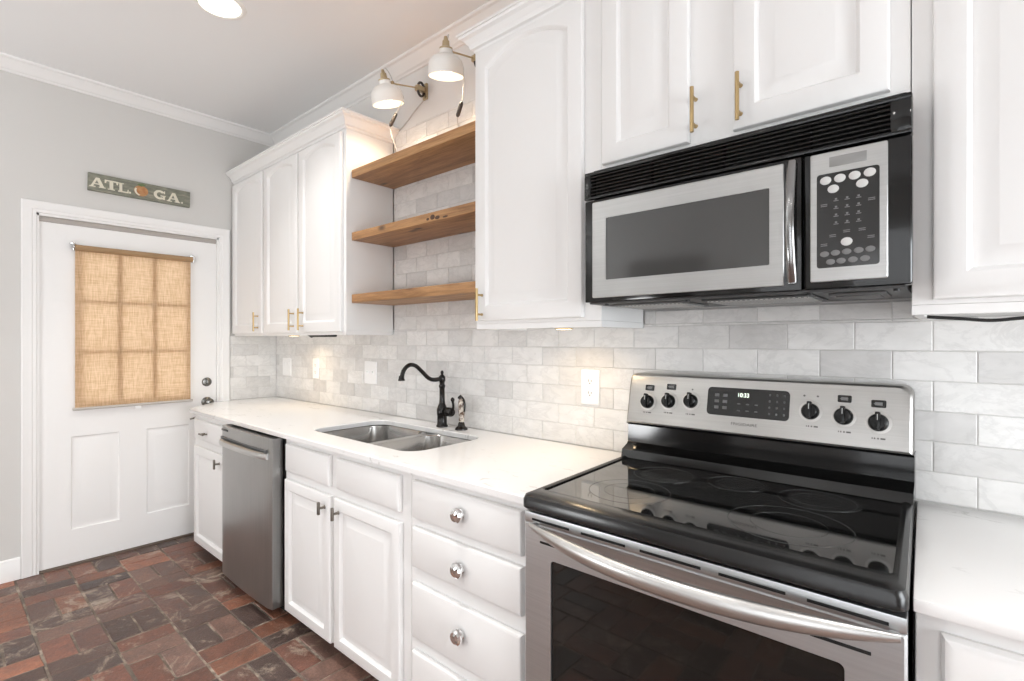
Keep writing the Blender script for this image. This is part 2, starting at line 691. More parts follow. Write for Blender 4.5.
def raised_panel(mb, x0, x1, z0, z1, yb, yf, fr=0.056, arch=0.0, top=0.0, bev=0.05):
    """Cabinet door leaf: rounded edge, frame, sunk moulding and raised field; faces -y."""
    top = top or fr
    seq = [(0, 0, 0, yb), (0, 0, 0, yf + 0.006), (0.002, 0.002, 0, yf + 0.002), (0.007, 0.007, 0, yf),
           (fr - 0.006, top - 0.006, arch, yf), (fr - 0.002, top - 0.002, arch, yf + 0.003), (fr + 0.003, top + 0.003, arch, yf + 0.0115),
           (fr + 0.008, top + 0.008, arch, yf + 0.0115), (fr + bev * 0.78, top + bev * 0.78, arch, yf + 0.0015), (fr + bev * 0.84, top + bev * 0.84, arch, yf + 0.001)]
    loops = [[(x, y, z) for x, z in outline(x0, x1, z0, z1, i, t, r)] for i, t, r, y in seq]
    mb.loft(loops)


def slab_front(mb, x0, x1, z0, z1, yb, yf, bev=0.012):
    seq = [(0, yb), (0, yf + bev * 0.75), (bev * 0.28, yf + bev * 0.28), (bev, yf)]
    loops = [[(x, y, z) for x, z in outline(x0, x1, z0, z1, i, i, 0, 2)] for i, y in seq]
    mb.loft(loops)


def text_part(name, body, size, mat, parent, center, rot, depth=0.0004, sx=1.0):
    cu = bpy.data.curves.new(name, 'FONT')
    cu.body = body
    cu.size = size
    cu.align_x = 'CENTER'
    cu.align_y = 'CENTER'
    cu.extrude = depth
    tmp = bpy.data.objects.new(name + '_tmp', cu)
    COL.objects.link(tmp)
    dg = bpy.context.evaluated_depsgraph_get()
    me = bpy.data.meshes.new_from_object(tmp.evaluated_get(dg))
    bpy.data.objects.remove(tmp)
    org = ORG[parent.name]
    mt = Matrix.Translation(Vector(center) - org) @ rot.to_4x4() @ Matrix.Diagonal((sx, 1, 1, 1))
    me.transform(mt)
    me.materials.clear()
    me.materials.append(mat)
    o = bpy.data.objects.new(name, me)
    COL.objects.link(o)
    o.parent = parent
    ORG[o.name] = org
    return o


FACE_BACK = Matrix.Rotation(PI / 2, 3, 'X')                                   # text upright, facing -y
FACE_LEFTWALL = Matrix.Rotation(PI / 2, 3, 'Z') @ Matrix.Rotation(PI / 2, 3, 'X')   # facing +x
RZ90 = Matrix.Rotation(PI / 2, 4, 'Z')                                        # local x -> world y, local -y -> world +x

# ------------------------------------------------------------------ the room
# floor: basket-weave old bricks on a mortar bed
mb = MB()
bricks = MB()
TONES = [(0.285, 0.130, 0.090), (0.255, 0.112, 0.078), (0.20, 0.105, 0.082), (0.35, 0.150, 0.092), (0.14, 0.085, 0.068),
         (0.225, 0.130, 0.102), (0.37, 0.155, 0.095), (0.12, 0.078, 0.066), (0.26, 0.15, 0.115)]


def brick(x0, x1, y0, y1):
    g = 0.0030
    j = lambda: random.uniform(-0.0018, 0.0018)
    bricks.col = random.choice(TONES)
    k = random.uniform(0.68, 1.10)
    bricks.col = tuple(c * k for c in bricks.col)
    zt = random.uniform(-0.0022, 0.0) - 0.0005
    a = [(x0 + g + j(), y0 + g + j()), (x1 - g + j(), y0 + g + j()), (x1 - g + j(), y1 - g + j()), (x0 + g + j(), y1 - g + j())]
    cx, cy = (x0 + x1) / 2, (y0 + y1) / 2
    inn = [(x + (0.0038 if x < cx else -0.0038), y + (0.0038 if y < cy else -0.0038)) for x, y in a]
    tz = [zt + random.uniform(-0.0012, 0.0012) for _ in range(4)]
    bricks.loft([[(x, y, -0.02) for x, y in a], [(x, y, t - 0.004) for (x, y), t in zip(a, tz)], [(x, y, t) for (x, y), t in zip(inn, tz)]], False, True)


band = 0.2045
kband = 0
y1 = -0.536
while y1 > FY + 0.02:
    y0 = max(y1 - band, FY + 0.002)
    x = [-0.12, -0.31, -0.02, -0.22, -0.17][kband % 5] + random.uniform(-0.02, 0.02)
    cell = kband % 2
    ym = (y0 + y1) / 2
    while x < RX:
        if cell == 0:
            L = random.uniform(0.208, 0.232)
            a, b = max(x, 0.002), min(x + L, RX)
            if b - a > 0.03:
                if kband == 0 and random.random() < 0.0:
                    brick(a, b, y0, y1)
                else:
                    brick(a, b, y0, ym)
                    brick(a, b, ym, y1)
            x += L
        else:
            for q in range(2):
                L = random.uniform(0.100, 0.113)
                a, b = max(x, 0.002), min(x + L, RX)
                if b - a > 0.03:
                    brick(a, b, y0, y1)
                x += L
        cell = 1 - cell
    y1 = y1 - band
    kband += 1
brick_floor = bricks.build('floor', M['brick'], smooth=0.5)
struct(brick_floor, 'worn red brown brick floor laid in basket weave', 'floor')
mb.box(0.0, RX, FY, 0.0, -0.06, -0.0042)
mortar = mb.build('mortar_bed', M['mortar'], brick_floor)

mb = MB()
mb.box(-0.14, RX + 0.14, FY - 0.14, 0.14, CEIL, CEIL + 0.1)
struct(mb.build('ceiling', M['ceiling']), 'pale gray flat ceiling', 'ceiling')

# left wall with the door opening (y -1.272 .. -0.396, z 0 .. 1.905)
DY0, DY1, DZ = -1.274, -0.384, 1.924
mb = MB()
mb.box(-0.13, 0, FY - 0.13, DY0, -0.06, CEIL)
mb.box(-0.13, 0, DY1, 0.13, -0.06, CEIL)
mb.box(-0.13, 0, DY0, DY1, DZ, CEIL)
struct(mb.build('wall_left', M['wall']), 'light gray wall with the white entry door', 'wall')
mb = MB()
mb.box(0, RX, 0, 0.13, -0.06, CEIL)
struct(mb.build('wall_back', M['wall_white']), 'pale wall behind the cabinets and tile', 'wall')

# wall behind the camera: window opening + a closed door; far right wall with a window
WX0, WX1, WZ0, WZ1 = 3.0, 5.6, 0.08, 2.0
mb = MB()
mb.box(0, WX0, FY - 0.13, FY, -0.06, CEIL)
mb.box(WX1, RX, FY - 0.13, FY, -0.06, CEIL)
mb.box(WX0, WX1, FY - 0.13, FY, -0.06, WZ0)
mb.box(WX0, WX1, FY - 0.13, FY, WZ1, CEIL)
struct(mb.build('wall_front', M['wall']))
mb = MB()
mb.box(RX, RX + 0.13, FY - 0.13, -1.95, -0.06, CEIL)
mb.box(RX, RX + 0.13, -0.35, 0.13, -0.06, CEIL)
mb.box(RX, RX + 0.13, -1.95, -0.35, -0.06, 0.08)
mb.box(RX, RX + 0.13, -1.95, -0.35, 2.0, CEIL)
struct(mb.build('wall_right', M['wall']))


def window_unit(name, M4, w, z0, z1):
    mb = MB(M4)
    for a, b, c, d in ((-w, -w + 0.06, z0, z1), (w - 0.06, w, z0, z1), (-w, w, z0, z0 + 0.06), (-w, w, z1 - 0.06, z1), (-0.02, 0.02, z0, z1),
                       (-w, w, (z0 + z1) / 2 - 0.02, (z0 + z1) / 2 + 0.02)):
        mb.box(a, b, 0.03, 0.08, c, d)
    for a, b, c, d in ((-w - 0.08, -w, z0 - 0.08, z1 + 0.08), (w, w + 0.08, z0 - 0.08, z1 + 0.08), (-w, w, z1, z1 + 0.08), (-w, w, z0 - 0.08, z0)):
        mb.box(a, b, -0.018, 0.0, c, d)
    o = struct(mb.build(name, M['trim']))
    g = MB(M4)
    g.box(-w + 0.05, w - 0.05, 0.05, 0.055, z0 + 0.05, z1 - 0.05)
    g.build('glass', M['glass'], o)
    return o


window_unit('window_1', Matrix.Translation((4.3, FY, 0)) @ Matrix.Rotation(PI, 4, 'Z'), 1.3, 0.08, 2.0)
window_unit('window_2', Matrix.Translation((RX, -1.15, 0)) @ Matrix.Rotation(-PI / 2, 4, 'Z'), 0.8, 0.08, 2.0)
mb = MB(Matrix.Translation((1.55, FY, 0)) @ Matrix.Rotation(PI, 4, 'Z'))
for a, b, c, d in ((-0.52, -0.43, 0, 2.16), (0.43, 0.52, 0, 2.16), (-0.43, 0.43, 2.07, 2.16)):
    mb.box(a, b, -0.02, 0, c, d, 0.004)
struct(mb.build('trim_doorway', M['trim']))
mb = MB(Matrix.Translation((1.55, FY, 0)) @ Matrix.Rotation(PI, 4, 'Z'))
raised_panel(mb, -0.43, 0.43, 0.005, 2.07, -0.001, -0.012, 0.1)
struct(mb.build('door_2', simple('dark_walnut_door', (0.05, 0.032, 0.022), 0.4)))


# crown mouldings of the room
def crown_run(mb, path, h, p, zt):
    """Sweep a small cornice along path (plan points + outward normal per corner)."""
    prof = [(0, 0), (0.12, 0.02), (0.16, 0.12), (0.30, 0.20), (0.45, 0.42), (0.72, 0.66), (0.80, 0.76), (0.95, 0.80), (1.0, 0.86), (1.0, 1.0), (0, 1.0)]
    loops = []
    for (x, y), (nx, ny) in path:
        loops.append([(x + nx * p * a, y + ny * p * a, zt - h + h * b) for a, b in prof])
    mb.loft(loops)


mb = MB()
crown_run(mb, [((0, FY), (1, 0)), ((0, 0), (1, -1)), ((RX, 0), (0, -1))], 0.060, 0.082, CEIL)
struct(mb.build('trim_1', M['trim'], smooth=0.4), 'white crown moulding where walls meet ceiling', 'trim')

# baseboard on the left wall, left of the door casing
mb = MB()
pr = [(0, 0), (0.014, 0), (0.014, 0.085), (0.010, 0.095), (0.010, 0.105), (0.004, 0.112), (0, 0.112)]
mb.loft([[(a, y, b) for a, b in pr] for y in (FY, -1.334)])
struct(mb.build('baseboard_left', M['trim'], smooth=0.4), 'white baseboard left of the entry door', 'baseboard')

# door casing: three mitred boards with a stepped profile
mb = MB()
prof = [(0.0, 0.0), (0.0, 0.017), (0.006, 0.019), (0.014, 0.0175), (0.034, 0.0150), (0.040, 0.0150), (0.044, 0.0120), (0.058, 0.0110), (0.060, 0.009), (0.060, 0.0)]
path = [((-1.332, 0.0), (1, 0)), ((-1.332, 1.985), (1, -1)), ((-0.322, 1.985), (-1, -1)), ((-0.322, 0.0), (-1, 0))]
mb.loft([[(d, y + a * ny, z + a * nz) for a, d in prof] for (y, z), (ny, nz) in path])
# jamb lining inside the opening
mb.box(-0.129, 0.004, DY0 - 0.002, DY0 + 0.012, -0.03, DZ)
mb.box(-0.129, 0.004, DY1 - 0.012, DY1 + 0.002, -0.03, DZ)
mb.box(-0.129, 0.004, DY0, DY1, DZ - 0.012, DZ + 0.002)
struct(mb.build('trim_2', M['trim'], smooth=0.4), 'white door casing around the entry door', 'trim')

# the entry door (leaf set back in the frame)
YA, YB = DY0 + 0.0125, DY1 - 0.0125
ZA, ZB = 0.008, DZ - 0.041
gy0, gy1, gz0, gz1 = -1.085, -0.572, 0.895, 1.745        # glazed opening
XF = -0.012                                               # leaf front
door = MB(RZ90)                                           # local x = world y, local -y = world +x
lf = -XF                                                  # local y of the front face
for a, b, c, d in ((YA, gy0, ZA, ZB), (gy1, YB, ZA, ZB), (gy0, gy1, gz1, ZB), (gy0, gy1, ZA, gz0)):
    door.box(a, b, lf + 0.0085, lf + 0.04, c, d)
PA, PC, PZ0, PZ1 = (-1.130, -0.912), (-0.780, -0.553), 0.192, 0.708
for a, b, c, d in ((YA, YB, ZA, PZ0), (YA, YB, PZ1, gz0), (YA, PA[0], PZ0, PZ1), (PA[1], PC[0], PZ0, PZ1), (PC[1], YB, PZ0, PZ1),
                   (YA, gy0, gz0, gz1), (gy1, YB, gz0, gz1), (YA, YB, gz1, ZB)):
    door.box(a, b, lf, lf + 0.0086, c, d)
for a, b in (PA, PC):
    seq = [(0.0, lf + 0.0005), (0.004, lf + 0.006), (0.010, lf + 0.0075), (0.014, lf + 0.0075), (0.044, lf + 0.0008), (0.047, lf + 0.0005)]
    door.loft([[(x, yy, z) for x, z in outline(a, b, PZ0, PZ1, i, i, 0, 2)] for i, yy in seq], False, True)
# raised lite frame round the glass
for a, b, c, d in ((gy0 - 0.022, gy0 + 0.006, gz0 - 0.022, gz1 + 0.022), (gy1 - 0.006, gy1 + 0.022, gz0 - 0.022, gz1 + 0.022),
                   (gy0, gy1, gz1 - 0.006, gz1 + 0.022), (gy0, gy1, gz0 - 0.022, gz0 + 0.006)):
    door.box(a, b, lf - 0.010, lf + 0.01, c, d, 0.003)
for a, b, c, d in ((YA, gy0 - 0.01, ZA, DZ - 0.0125), (gy1 + 0.01, YB, ZA, DZ - 0.0125), (gy0, gy1, gz1 + 0.01, DZ - 0.0125)):
    door.box(a, b, lf + 0.041, lf + 0.055, c, d)
d1 = struct(door.build('door_1', M['door_paint'], smooth=0.4), 'white entry door with a shaded nine-pane window and two lower panels', 'door')
mb = MB(RZ90)
ww, hh = (gy1 - gy0) / 3, (gz1 - gz0) / 3
for k in (1, 2):
    mb.box(gy0 + ww * k - 0.013, gy0 + ww * k + 0.013, lf - 0.018, lf + 0.03, gz0, gz1)
    mb.box(gy0, gy1, lf - 0.018, lf + 0.03, gz0 + hh * k - 0.009, gz0 + hh * k + 0.009)
mb.build('muntins', M['door_paint'], d1)
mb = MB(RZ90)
mb.box(YA, YB, lf - 0.004, lf + 0.0405, ZB + 0.001, DZ - 0.0125, 0.002)  # gray-brown strip across the top of the leaf
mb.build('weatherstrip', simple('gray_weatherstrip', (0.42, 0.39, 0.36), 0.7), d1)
mb = MB(RZ90)
mb.box(gy0, gy1, lf + 0.016, lf + 0.019, gz0, gz1)
mb.build('glass', M['glass'], d1)
# deadbolt and door knob
mb = MB()
mb.lathe([(0.0, 0), (0.029, 0), (0.029, 0.005), (0.025, 0.010), (0.018, 0.012), (0.0, 0.012)], (XF - 0.001, -0.452, 0.972), (1, 0, 0))
mb.box(XF + 0.010, XF + 0.022, -0.456, -0.448, 0.955, 0.989, 0.002)
mb.build('deadbolt', M['chrome_dark'], d1)
mb = MB()
mb.lathe([(0.0, 0), (0.032, 0), (0.032, 0.006), (0.014, 0.012), (0.012, 0.032), (0.022, 0.040), (0.027, 0.052), (0.023, 0.064), (0.010, 0.069), (0.0, 0.069)],
         (XF - 0.001, -0.452, 0.842), (1, 0, 0))
mb.build('door_knob', M['chrome_dark'], d1)
mb = MB()
mb.box(-0.13, 0.012, DY0 + 0.012, DY1 - 0.012, -0.03, 0.007, 0.002)
struct(mb.build('trim_3', simple('threshold_wood', (0.10, 0.07, 0.05), 0.6)), 'dark threshold under the entry door', 'trim')

# roller shade on the door
bl = thing('roller_shade', 'woven tan roller shade pulled down over the window of the entry door', 'window shade', (0.02, -0.828, 1.32))
RT = (0.024, 1.757)
mb = MB()
mb.tube([(RT[0], -1.119, RT[1]), (RT[0], -0.545, RT[1])], 0.0165, 16)
mb.build('roller', M['blind_roll'], bl)
mb = MB()
zs = [RT[1] - (RT[1] - 0.868) * k / 20 for k in range(21)]
mb.loft([[(0.011 + 0.0005 * math.sin(k * 0.7), y, z) for y in (-1.116, -0.98, -0.83, -0.69, -0.552)] for k, z in enumerate(zs)], False, False, closed=False)
mb.build('fabric', M['blind'], bl)
mb = MB()
mb.tube([(0.014, -1.126, 0.862), (0.014, -0.542, 0.862)], 0.008, 10)
mb.build('bottom_bar', simple('pale_bottom_rail', (0.50, 0.47, 0.43), 0.5), bl)
mb = MB()
mb.box(0.013, 0.022, -0.845, -0.815, 0.838, 0.855, 0.003)
mb.build('pull_tab', M['plastic_white'], bl)
for yb in (-1.124, -0.540):
    mb = MB()
    mb.box(-0.011, 0.030, yb - 0.003, yb + 0.003, 1.742, 1.782, 0.002)
    mb.box(-0.011, 0.014, yb - 0.014, yb + 0.014, 1.776, 1.788, 0.004)
    mb.lathe([(0, 0), (0.010, 0), (0.010, 0.008), (0, 0.008)], (RT[0], yb - 0.004, RT[1]), (0, 1, 0), 14)
    mb.build('bracket', M['chrome'], bl)

# ------------------------------------------------------------------ marble tile (its own sheet on the walls)
TH, TW = 0.075, 0.163
tiles = MB()


def tile_sheet(x0, x1, z0, z1, mat4, off):
    tiles.M = mat4
    k0 = int(round((z0 - 0.842) / TH)) - 1
    k = k0
    while True:
        a, b = 0.842 + TH * k, 0.842 + TH * (k + 1)
        k += 1
        if b <= z0 + 0.002:
            continue
        if a >= z1 - 0.002:
            break
        a, b = max(a, z0), min(b, z1)
        o = off + (0 if (k - 1) % 2 == 0 else TW / 2)
        n = math.floor((x0 - o) / TW)
        while o + n * TW < x1:
            c, d = max(o + n * TW, x0), min(o + (n + 1) * TW, x1)
            n += 1
            if d - c < 0.006 or b - a < 0.006:
                continue
            g, e = 0.0009, 0.0016
            t = random.random()
            r = t if random.random() < 0.82 else t * 0.22
            tiles.col = (r, random.random(), random.random())
            out = [(c + g, a + g), (d - g, a + g), (d - g, b - g), (c + g, b - g)]
            inn = [(c + g + e, a + g + e), (d - g - e, a + g + e), (d - g - e, b - g - e), (c + g + e, b - g - e)]
            tiles.loft([[(x, -0.003, z) for x, z in out], [(x, -0.0085, z) for x, z in out], [(x, -0.0095, z) for x, z in inn]], False, True)


I4 = Matrix.Identity(4)
tile_sheet(0.0095, 4.70, 0.842, 1.30, I4, 3.725)
tile_sheet(1.418, 2.322, 1.30, 2.353, I4, 3.725)
tile_sheet(2.870, 3.612, 1.30, 1.345, I4, 3.725)
tile_sheet(-0.317, -0.0095, 0.842, 1.272, RZ90, 0.03)
to = tiles.build('trim_4', M['marble'], smooth=0.3)
struct(to, 'pale marble subway tile backsplash over the counter', 'backsplash')
mb = MB()
mb.box(0.004, 4.70, -0.0072, -0.0005, 0.835, 1.30)
mb.box(1.418, 2.322, -0.0072, -0.0005, 1.30, 2.353)
mb.box(2.870, 3.612, -0.0072, -0.0005, 1.30, 1.345)
mb.box(0.0005, 0.0072, -0.317, -0.001, 0.835, 1.272)
mb.build('grout', M['grout'], to)

# ------------------------------------------------------------------ handles and knobs (parts)
def bar_pull(parent, x, z0, z1, yf, mat, r=0.0055, stand=0.028, name='handle'):
    mb = MB()
    y = yf - stand
    mb.tube([(x, y, z0), (x, y, z1)], r, 12)
    h = z1 - z0
    for z in (z0 + h * 0.20, z1 - h * 0.20):
        mb.lathe([(r * 0.75, 0), (r * 0.75, stand * 0.8), (r * 1.1, stand)], (x, yf - stand, z), (0, 1, 0), 10)
    return mb.build(name, mat, parent)


def t_pull(parent, x, z, yf, mat, h=0.045):
    mb = MB()
    mb.lathe([(0.008, 0), (0.0055, 0.004), (0.0045, 0.018), (0.006, 0.022)], (x, yf, z), (0, -1, 0), 12)
    mb.box(x - 0.0055, x + 0.0055, yf - 0.031, yf - 0.021, z - h / 2, z + h / 2, 0.003)
    return mb.build('handle', mat, parent)


def round_knob(parent, x, z, yf, mat=None):
    mb = MB()
    mb.lathe([(0.015, 0), (0.015, 0.002), (0.0105, 0.005), (0.0105, 0.008), (0.0195, 0.0115), (0.0235, 0.016), (0.0222, 0.022), (0.0165, 0.0275), (0.0085, 0.0300), (0.0, 0.0302)],
             (x, yf, z), (0, -1, 0), 12)
    mb.build('knob', mat or M['chrome'], parent, 0.2)


# ------------------------------------------------------------------ base cabinets
BF, BD = -0.605, -0.625        # face frame, door fronts
CT = 0.8185                     # underside of the worktop


def base_box(parent, x0, x1, holes=(), z0=0.055):
    mb = MB()
    mb.box(x0, x1, BF, -0.012, z0, CT - 0.001, 0.0015, 1)
    mb.build('carcass', M['cabinet'], parent)
    mb = MB()
    mb.box(x0 + 0.004, x1 - 0.004, -0.545, -0.53, 0.0, z0 - 0.001)
    mb.build('kickboard', M['toe'], parent)


# end cabinet with a clipped corner by the door
ec = thing('base_cabinet', 'narrow white base cabinet with an angled end, between entry door and dishwasher', 'cabinet', (0.5, -0.3, 0), 'white base cabinets')
mb = MB()
foot = [(0.026, -0.012), (0.026, -0.395), (0.275, BF), (0.836, BF), (0.836, -0.012)]
mb.prism(foot, 2, 0.055, CT - 0.001, 0.0015, 1)
mb.build('carcass', M['cabinet'], ec)
mb = MB()
mb.prism([(0.04, -0.02), (0.04, -0.36), (0.30, -0.53), (0.83, -0.53), (0.83, -0.02)], 2, 0.0, 0.054)
mb.build('kickboard', M['toe'], ec)
mb = MB()
slab_front(mb, 0.307, 0.815, 0.668, 0.783, BF - 0.001, BD)
dr = mb.build('drawer', M['cabinet'], ec, 0.4)
mb = MB()
mb.tube([(0.482, BD - 0.026, 0.718), (0.542, BD - 0.026, 0.718)], 0.005, 10)
for x in (0.495, 0.529):
    mb.lathe([(0.004, 0), (0.004, 0.027)], (x, BD, 0.718), (0, -1, 0), 8)
mb.build('handle', M['pewter'], dr)
mb = MB()
raised_panel(mb, 0.307, 0.815, 0.063, 0.628, BF - 0.001, BD, 0.052)
dd = mb.build('door', M['cabinet'], ec, 0.4)
t_pull(dd, 0.712, 0.582, BD, M['pewter'], 0.052)
ang = math.atan2(BF + 0.395, 0.275 - 0.026)
MA = Matrix.Translation((0.026, -0.395, 0)) @ Matrix.Rotation(ang, 4, 'Z')
LA = math.hypot(0.249, BF + 0.395)
mb = MB(MA)
slab_front(mb, 0.018, LA - 0.018, 0.668, 0.783, -0.001, -0.018)
dr = mb.build('drawer', M['cabinet'], ec, 0.4)
mb = MB(MA)
mb.tube([(LA - 0.125, -0.050, 0.768), (LA - 0.055, -0.050, 0.768)], 0.0055, 10)
for x in (-0.108, -0.072):
    mb.lathe([(0.004, 0), (0.004, 0.033)], (LA + x, -0.018, 0.768), (0, -1, 0), 8)
mb.build('handle', M['pewter'], dr)
mb = MB(MA)
raised_panel(mb, 0.018, LA - 0.018, 0.063, 0.628, -0.001, -0.018, 0.05)
mb.build('door', M['cabinet'], ec, 0.4)

# sink cabinet
sb = thing('base_cabinet', 'white two-door base cabinet under the sink with two blank upper panels', 'cabinet', (1.9, -0.3, 0), 'white base cabinets')
SX0, SX1 = 1.446, 2.337
mb = MB()
mb.box(SX0, SX1, BF, BF + 0.02, 0.055, CT - 0.001, 0.001, 1)
mb.box(SX0, SX0 + 0.018, BF + 0.021, -0.012, 0.055, CT - 0.001)
mb.box(SX1 - 0.018, SX1, BF + 0.021, -0.012, 0.055, CT - 0.001)
mb.box(SX0 + 0.019, SX1 - 0.019, BF + 0.021, -0.012, 0.055, 0.073)
mb.build('carcass', M['cabinet'], sb)
mb = MB()
mb.box(SX0 + 0.004, SX1 - 0.004, -0.545, -0.53, 0.0, 0.054)
mb.build('kickboard', M['toe'], sb)
for a, b in ((1.471, 1.840), (1.896, 2.290)):
    mb = MB()
    slab_front(mb, a, b, 0.671, 0.792, BF - 0.001, BD)
    mb.build('false_drawer_front', M['cabinet'], sb, 0.4)
for a, b, px in ((1.467, 1.852, 1.792), (1.880, 2.296, 1.893)):
    mb = MB()
    raised_panel(mb, a, b, 0.062, 0.636, BF - 0.001, BD, 0.048)
    dd = mb.build('door', M['cabinet'], sb, 0.4)
    t_pull(dd, 1.815 if a < 1.6 else 1.918, 0.588, BD, M['pewter'], 0.05)

# drawer cabinet
db = thing('base_cabinet', 'white base cabinet with four knobbed drawers, left of the range', 'cabinet', (2.6, -0.3, 0), 'white base cabinets')
mb = MB()
mb.prism([(2.339, BF), (2.855, BF), (2.831, -0.012), (2.339, -0.012)], 2, 0.055, CT - 0.001, 0.0015, 1)
mb.build('carcass', M['cabinet'], db)
mb = MB()
mb.box(2.343, 2.835, -0.545, -0.53, 0.0, 0.054)
mb.build('kickboard', M['toe'], db)
for z0, z1, zk in ((0.671, 0.792, 0.735), (0.512, 0.642, 0.575), (0.285, 0.462, 0.382), (0.062, 0.243, 0.165)):
    mb = MB()
    slab_front(mb, 2.361, 2.822, z0, z1, BF - 0.001, BD, 0.010)
    dr = mb.build('drawer', M['cabinet'], db, 0.4)
    round_knob(dr, 2.594, zk, BD)

# cabinet right of the range
rb = thing('base_cabinet', 'white base cabinet under the short counter right of the range', 'cabinet', (4.1, -0.3, 0), 'white base cabinets')
base_box(rb, 3.636, 4.60)
mb = MB()
slab_front(mb, 3.668, 4.10, 0.600, 0.788, BF - 0.001, BD, 0.016)
dr = mb.build('drawer', M['cabinet'], rb, 0.4)
round_knob(dr, 3.884, 0.700, BD)
mb = MB()
slab_front(mb, 4.14, 4.57, 0.600, 0.788, BF - 0.001, BD, 0.016)
dr = mb.build('drawer', M['cabinet'], rb, 0.4)
round_knob(dr, 4.355, 0.700, BD)
for a, b, px in ((3.668, 4.10, 4.06), (4.14, 4.57, 4.18)):
    mb = MB()
    raised_panel(mb, a, b, 0.063, 0.565, BF - 0.001, BD, 0.052)
    dd = mb.build('door', M['cabinet'], rb, 0.4)
    t_pull(dd, px, 0.50, BD, M['pewter'])

# ------------------------------------------------------------------ worktops
SK = (1.475, 2.215, -0.515, -0.130)          # sink cut-out
def slab_with_hole(mb, poly, hole, z0, z1, e=0.004):
    bm = bmesh.new()
    def ring(pts, z):
        vs = [bm.verts.new((x, y, z)) for x, y in pts]
        return vs
    def edges(vs):
        return [bm.edges.new((vs[i], vs[(i + 1) % len(vs)])) for i in range(len(vs))]
    cx = sum(p[0] for p in poly) / len(poly)
    def inset(pts, d):
        n = len(pts)
        out = []
        for i in range(n):
            p0, p1, p2 = Vector(pts[i - 1]), Vector(pts[i]), Vector(pts[(i + 1) % n])
            e1, e2 = (p1 - p0).normalized(), (p2 - p1).normalized()
            n1, n2 = Vector((-e1.y, e1.x)), Vector((-e2.y, e2.x))
            m = (n1 + n2)
            m = m / max(m.length_squared / 2, 1e-6)
            out.append(tuple(p1 + m * d))
        return out
    area2 = sum(poly[i - 1][0] * poly[i][1] - poly[i][0] * poly[i - 1][1] for i in range(len(poly)))
    if area2 < 0:
        poly = poly[::-1]
    hol = hole
    o0, o1, o2 = ring(poly, z0), ring(poly, z1 - e), ring(inset(poly, e), z1)
    hin = inset(hol, -e)
    h0, h1, h2 = ring(hol, z0), ring(hol, z1 - e), ring(hin, z1)
    for A, B in ((o0, o1), (o1, o2), (h1, h0), (h2, h1)):
        n = len(A)
        for i in range(n):
            j = (i + 1) % n
            bm.faces.new((A[i], A[j], B[j], B[i]))
    bm.edges.ensure_lookup_table()
    for A, H in ((o2, h2), (o0, h0)):
        es = []
        for vs in (A, H):
            for i in range(len(vs)):
                es.append(bm.edges.get((vs[i], vs[(i + 1) % len(vs)])))
        bmesh.ops.triangle_fill(bm, use_beauty=True, use_dissolve=False, edges=es)
    bmesh.ops.recalc_face_normals(bm, faces=bm.faces[:])
    mb.bm_add(bm)


top_poly = [(0.010, -0.0115), (0.010, -0.318), (0.0245, -0.322), (0.0245, -0.420), (0.255, -0.628), (0.275, -0.637), (2.856, -0.637), (2.834, -0.0115)]
mb = MB()
slab_with_hole(mb, top_poly, rrect(SK[0], SK[1], SK[2], SK[3], 0.075, 8), CT, 0.8405)
tag(mb.build('countertop', M['quartz'], smooth=0.5), 'long white quartz countertop with the sink cut into it', 'countertop')
mb = MB()
mb.prism([(3.6345, -0.637), (4.62, -0.637), (4.62, -0.0115), (3.6125, -0.0115)], 2, CT, 0.8405, 0.004)
tag(mb.build('countertop', M['quartz']), 'short white quartz countertop right of the range', 'countertop')

# ------------------------------------------------------------------ sink
sk = thing('sink', 'undermount stainless double-bowl sink in the long white countertop', 'sink', (1.85, -0.32, 0.63))


def bowl(x0, x1, y0, y1, depth, name):
    zt = CT - 0.002
    seq = [(-0.018, zt - 0.0015), (-0.018, zt), (0.0, zt), (0.003, zt - 0.004), (0.008, zt - depth * 0.5), (0.014, zt - depth * 0.85), (0.03, zt - depth * 0.97), (0.06, zt - depth), (0.12, zt - depth - 0.004)]
    mb = MB()
    loops = []
    for i, z in seq:
        r = max(0.075 - 0.3 * max(i, 0), 0.03) if i >= 0 else 0.085
        loops.append([(x, y, z) for x, y in rrect(x0 + i, x1 - i, y0 + i, y1 - i, r, 8)])
    mb.loft(loops, False, True)
    o = mb.build(name, M['steel_sink'], sk)
    d = MB()
    cx, cy = (x0 + x1) / 2, (y0 + y1) / 2 + 0.05
    d.lathe([(0, 0.0), (0.043, 0.0), (0.045, 0.002), (0.043, 0.004), (0.034, 0.003), (0.030, -0.0), (0, 0.0)], (cx, cy, zt - depth - 0.0035), (0, 0, 1), 24)
    d.build('drain', M['chrome'], o)


bowl(SK[0] - 0.004, 1.848, SK[2] - 0.004, SK[3] + 0.004, 0.17, 'bowl')
bowl(1.884, SK[1] + 0.004, SK[2] - 0.004, SK[3] + 0.004, 0.15, 'bowl')

